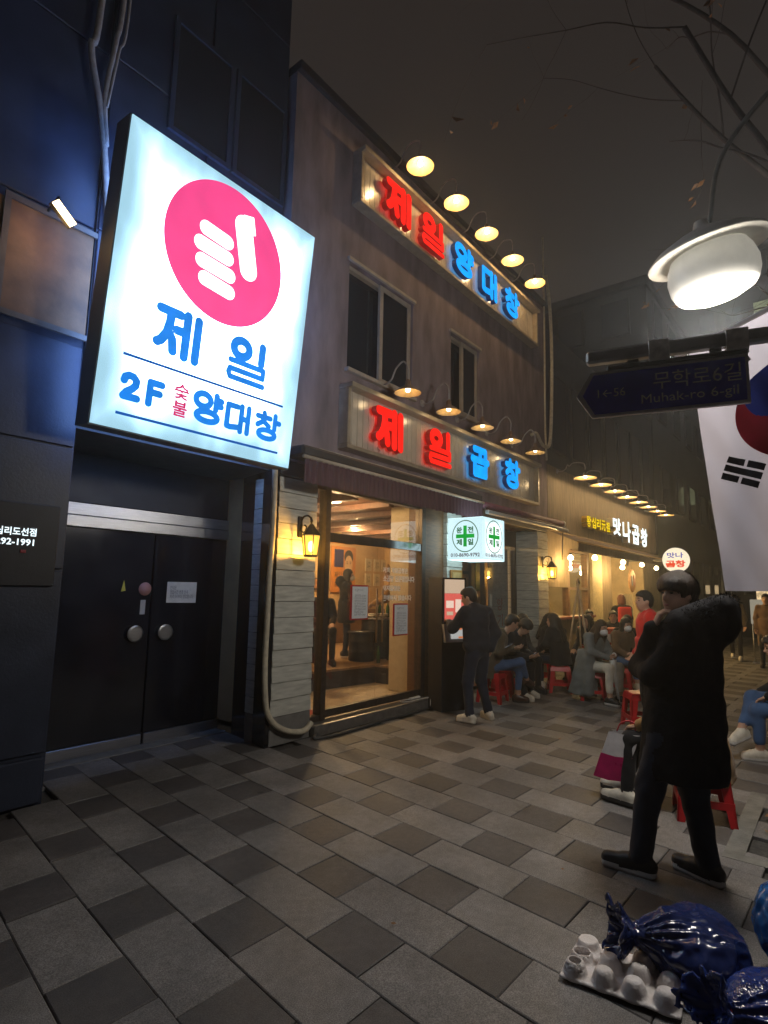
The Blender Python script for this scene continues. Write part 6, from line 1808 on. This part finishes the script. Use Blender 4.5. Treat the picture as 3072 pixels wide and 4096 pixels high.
# ---- red jacket
J = stand(1.67); J.update(wrL=A3(-.24,.10,.86), elL=A3(-.245,.0,1.10), elR=A3(.23,-.06,1.10), wrR=A3(.20,.10,.92))
person('person in bright red jacket standing behind the man in the black coat', (7.45,1.86,0), .50, J, F_red, F_black, S_black, S_dsole, 'short', M_hair, hyaw=.25, h=.0145, bulk=1.14, seed=11.0, group='people standing on the pavement', coat=lambda J: [('ecyl', (0,0,.82), (0,0,1.1), (.19,.15), (.175,.13), (1,0,0))])
# ---- staff member with auburn hair
J = stand(1.60); J.update(elL=A3(-.22,.10,1.08), wrL=A3(-.15,.28,1.05), elR=A3(.22,.10,1.08), wrR=A3(.15,.28,1.05))
sf, sfb = person('woman with auburn bobbed hair and red bag at the next shop doorway', (13.7,3.95,0), -.9, J, F_black, F_olive, S_black, S_dsole, 'bob', M_hairr, hpitch=.25, h=.02, seed=12.0, group='people standing on the pavement')
o = MB().bbox(-.17,.12,-.27,-.15,.98,1.34,.03).build('red_bag', F_red, sf)
# ---- two people walking up the street
J = stand(1.66); J.update(knL=A3(-.10,.16,.50), anL=A3(-.10,.26,.10), knR=A3(.10,.02,.48), anR=A3(.10,-.20,.13))
person('man in dark suit and white shoes walking towards the camera far along the street', (17.4,2.22,0), 1.62, J, F_olive, F_black, S_white, S_white, 'short', M_hair, h=.02, seed=13.0, group='people walking along the street')
J = stand(1.68); J.update(knL=A3(-.10,.05,.49), anL=A3(-.10,-.12,.10), knR=A3(.10,.15,.49), anR=A3(.10,.24,.09))
person('walker in long brown coat at the right edge far along the street', (16.3,1.42,0), 1.5, J, F_brown, F_black, S_black, S_dsole, 'short', M_hair, h=.02, seed=14.0, group='people walking along the street', coat=lambda J: [('ecyl', (0,0,.48), (0,0,1.1), (.22,.17), (.17,.13), (1,0,0))])
# ---- seated person hidden behind the tall man: tan coat, black trousers, white sneakers
J = sit(.43, .25, .97); J.update(knL=A3(-.13,.47,.50), anL=A3(-.20,.49,.09), knR=A3(.10,.44,.52), anR=A3(.10,.60,.09), wrL=A3(-.12,.40,.60), toL=unit(A3(.15,1,0)), wrR=A3(.02,.38,.62))
person('seated person in tan coat with black trousers and white sneakers behind the tall man', (5.08,.93,0), -.05, J, F_tan, F_black, S_white, S_dsole, 'short', M_hair, hpitch=.3, h=.0145, seed=15.0, coat=lambda J: [('ecyl', (.03,-.08,.27), (0,-.02,.75), (.22,.15), (.18,.14), (1,0,0))], shoe_len=.30, handdir={'L': (A3(.1,.9,-.2), A3(0,-.2,-1.), .9)})
# ---- person in jeans at the right edge
J = sit(.43, .3, .97); J.update(knL=A3(-.10,.45,.50), anL=A3(-.06,.44,.085), knR=A3(.05,.45,.60), anR=A3(-.12,.62,.28), toR=unit(A3(-.5,.8,-.3)))
person('person in blue jeans and black coat sitting at the right edge of the picture', (7.30,.36,0), .35, J, F_black, F_jean, S_white, S_sole, 'short', M_hair, hpitch=.3, h=.0155, seed=16.0, bare_ankle=True, pants_r=1.12)
# ---- diners outside the next shop
J = sit(.45, .15, .96)
person('dark haired diner sitting behind the red drum by the shop window', (12.05,4.18,0), 2.2, J, F_char, F_black, S_black, S_dsole, 'short', M_hair, h=.022, seed=17.0, group='diners')
J = sit(.45, .2, .96)
person('dark haired diner sitting behind the second red drum', (12.25,3.72,0), 1.9, J, F_char, F_black, S_black, S_dsole, 'short', M_hair, h=.022, seed=18.0, group='diners')
# ---- inside the restaurant
J = stand(1.58); J.update(elL=A3(-.22,.10,1.08), wrL=A3(-.12,.28,1.02), elR=A3(.22,.10,1.08), wrR=A3(.12,.28,1.02))
person('woman in black hooded jacket and face mask standing inside the glass doors', (7.86,7.12,.405), 3.9, J, F_black, F_navy, S_black, S_sole, 'bob', M_hair, h=.0175, bulk=1.15, mask=True, seed=19.0, group='people inside the restaurant', hood=[('ell', A3(0,-.12,1.36), (.13,.09,.10), None)], coat=lambda J: [('ecyl', (0,0,.62), (0,0,1.0), (.20,.16), (.18,.14), (1,0,0))])
J = stand(1.66); J.update(head=A3(0,.16,1.50), neck=A3(0,.07,1.38), shL=A3(-.17,.07,1.32), shR=A3(.17,.07,1.32), elL=A3(-.22,.22,1.06), wrL=A3(-.1,.40,.98), elR=A3(.22,.22,1.06), wrR=A3(.1,.40,.98))
person('worker in brown hoodie and beanie leaning over the table inside the restaurant', (8.25,6.25,.405), .5, J, F_tan, F_black, S_black, S_dsole, 'short', M_hair, hpitch=.4, hyaw=.6, h=.0175, bulk=1.1, seed=20.0, group='people inside the restaurant', beanie=F_tan)
J = sit(.45, .2, .97)
person('diner in dark clothes sitting behind the standing woman inside', (7.0,6.95,.405), 2.6, J, F_black, F_black, S_black, S_dsole, 'bob', M_hair, h=.02, seed=21.0, group='people inside the restaurant')
person('diner in dark clothes sitting by the side pane inside the restaurant', (6.05,6.75,.405), -1.2, J, F_black, F_black, S_black, S_dsole, 'short', M_hair, h=.02, seed=22.0, group='people inside the restaurant')
o = MB(); 
for x, y, lab in ((7.0,6.95,'low black stool under the diner behind the standing woman'),(6.05,6.75,'low black stool under the diner by the side pane')):
    drum(x,y,.405,.16,.45,lab,(M_blackmat,M_blackmat),'drum_stool','stool')

# ================================================================ phones and the shopping bag
M_ph = pm('phone_black', (.02,.02,.022), .25); M_phs = glow('phone_screen', (.75,.80,.9), .8)
def phone(c, n, u, label):
    r0 = root('mobile_phone', tuple(c), label, 'phone'); n = unit(A3(*n)); u = A3(*u); u = unit(u-n*(u @ n)); w = np.cross(u, n)
    M_ = Matrix(np.stack((w,u,n),1).tolist())
    MB().obox(c, (.072,.15,.009), M_).build('case', M_ph, r0); MB().obox(tuple(A3(*c)+n*.0052), (.066,.138,.001), M_).build('screen', M_phs, r0)
phone((7.90,3.90,.845), (-.1,.5,.85), (.2,-.8,.3), 'lit phone in the hands of the person in the olive coat')
phone((8.54,3.80,.675), (0,.6,.8), (.1,-.8,.3), 'lit phone in the hands of the man in black')
sbg = root('shopping_bag', (4.93,1.50,.18), 'white and magenta shopping bag hanging at the knee of the seated person', 'bag')
q = MB(); 
ctr = A3(4.96,1.50,.36)
bu, bv, bw = unit(A3(.02,.27,-.0)), unit(A3(.0,-.28,.80)), None
bw = np.cross(bu, bv)
def bpnt(a, b, c): return tuple(ctr+bu*a+bv*b+bw*c)
def bagpiece(name, b0, b1, mat, e=0.0):
    q = MB(); v = []
    for b in (b0, b1):
        for a, c in ((-.12,-.045),(.0,-.055),(.12,-.045),(.12,.045),(.0,.055),(-.12,.045)):
            t = 1-.25*max(0, b)/.2; v.append(bpnt(a*(1+e), b+.012*math.sin(a*40+c*30), c*t*(1+e)))
    q.add(v, [(i,(i+1)%6,6+(i+1)%6,6+i) for i in range(6)]+[(5,4,3,2,1,0)]); return q.build(name, mat, sbg)
bagpiece('bag_upper', .0, .19, pm('bag_white', (.55,.52,.52), .4, .15)); bagpiece('bag_lower', -.20, .002, pm('bag_magenta', (.45,.010,.11), .3, .2), .03)
MB().lathe([(0,.003),(.035,.003),(.035,0)], bpnt(-.02,-.08,.062), 16, M=Matrix(np.stack((bu,bv,bw),1).tolist())).build('round_print', pm('bag_print', (.45,.40,.42), .5), sbg)
MB().tube(spline([bpnt(-.07,.19,0),bpnt(-.06,.26,0),bpnt(0,.29,0),bpnt(.06,.26,0),bpnt(.07,.19,0)],5), .006, 6).build('handle', pm('bag_red_handle', (.40,.02,.04), .5), sbg)

# ================================================================ added haze standing in for lens glare round the lamps
hz = MB().box(-61, 121, -61, 61, -1.2, 28.0).build('haze', pm('added_haze', (1,1,1)))
hm = hz.data.materials[0]; hm.node_tree.nodes.clear()
ho = hm.node_tree.nodes.new('ShaderNodeOutputMaterial'); hv = hm.node_tree.nodes.new('ShaderNodeVolumePrincipled')
hv.inputs['Color'].default_value = (.88,.94,1,1); hv.inputs['Density'].default_value = .0055; hv.inputs['Anisotropy'].default_value = .72
hm.node_tree.links.new(hv.outputs['Volume'], ho.inputs['Volume'])
tag(hz, 'thin added haze filling the street, standing in for lens glare', 'haze', kind='stuff')
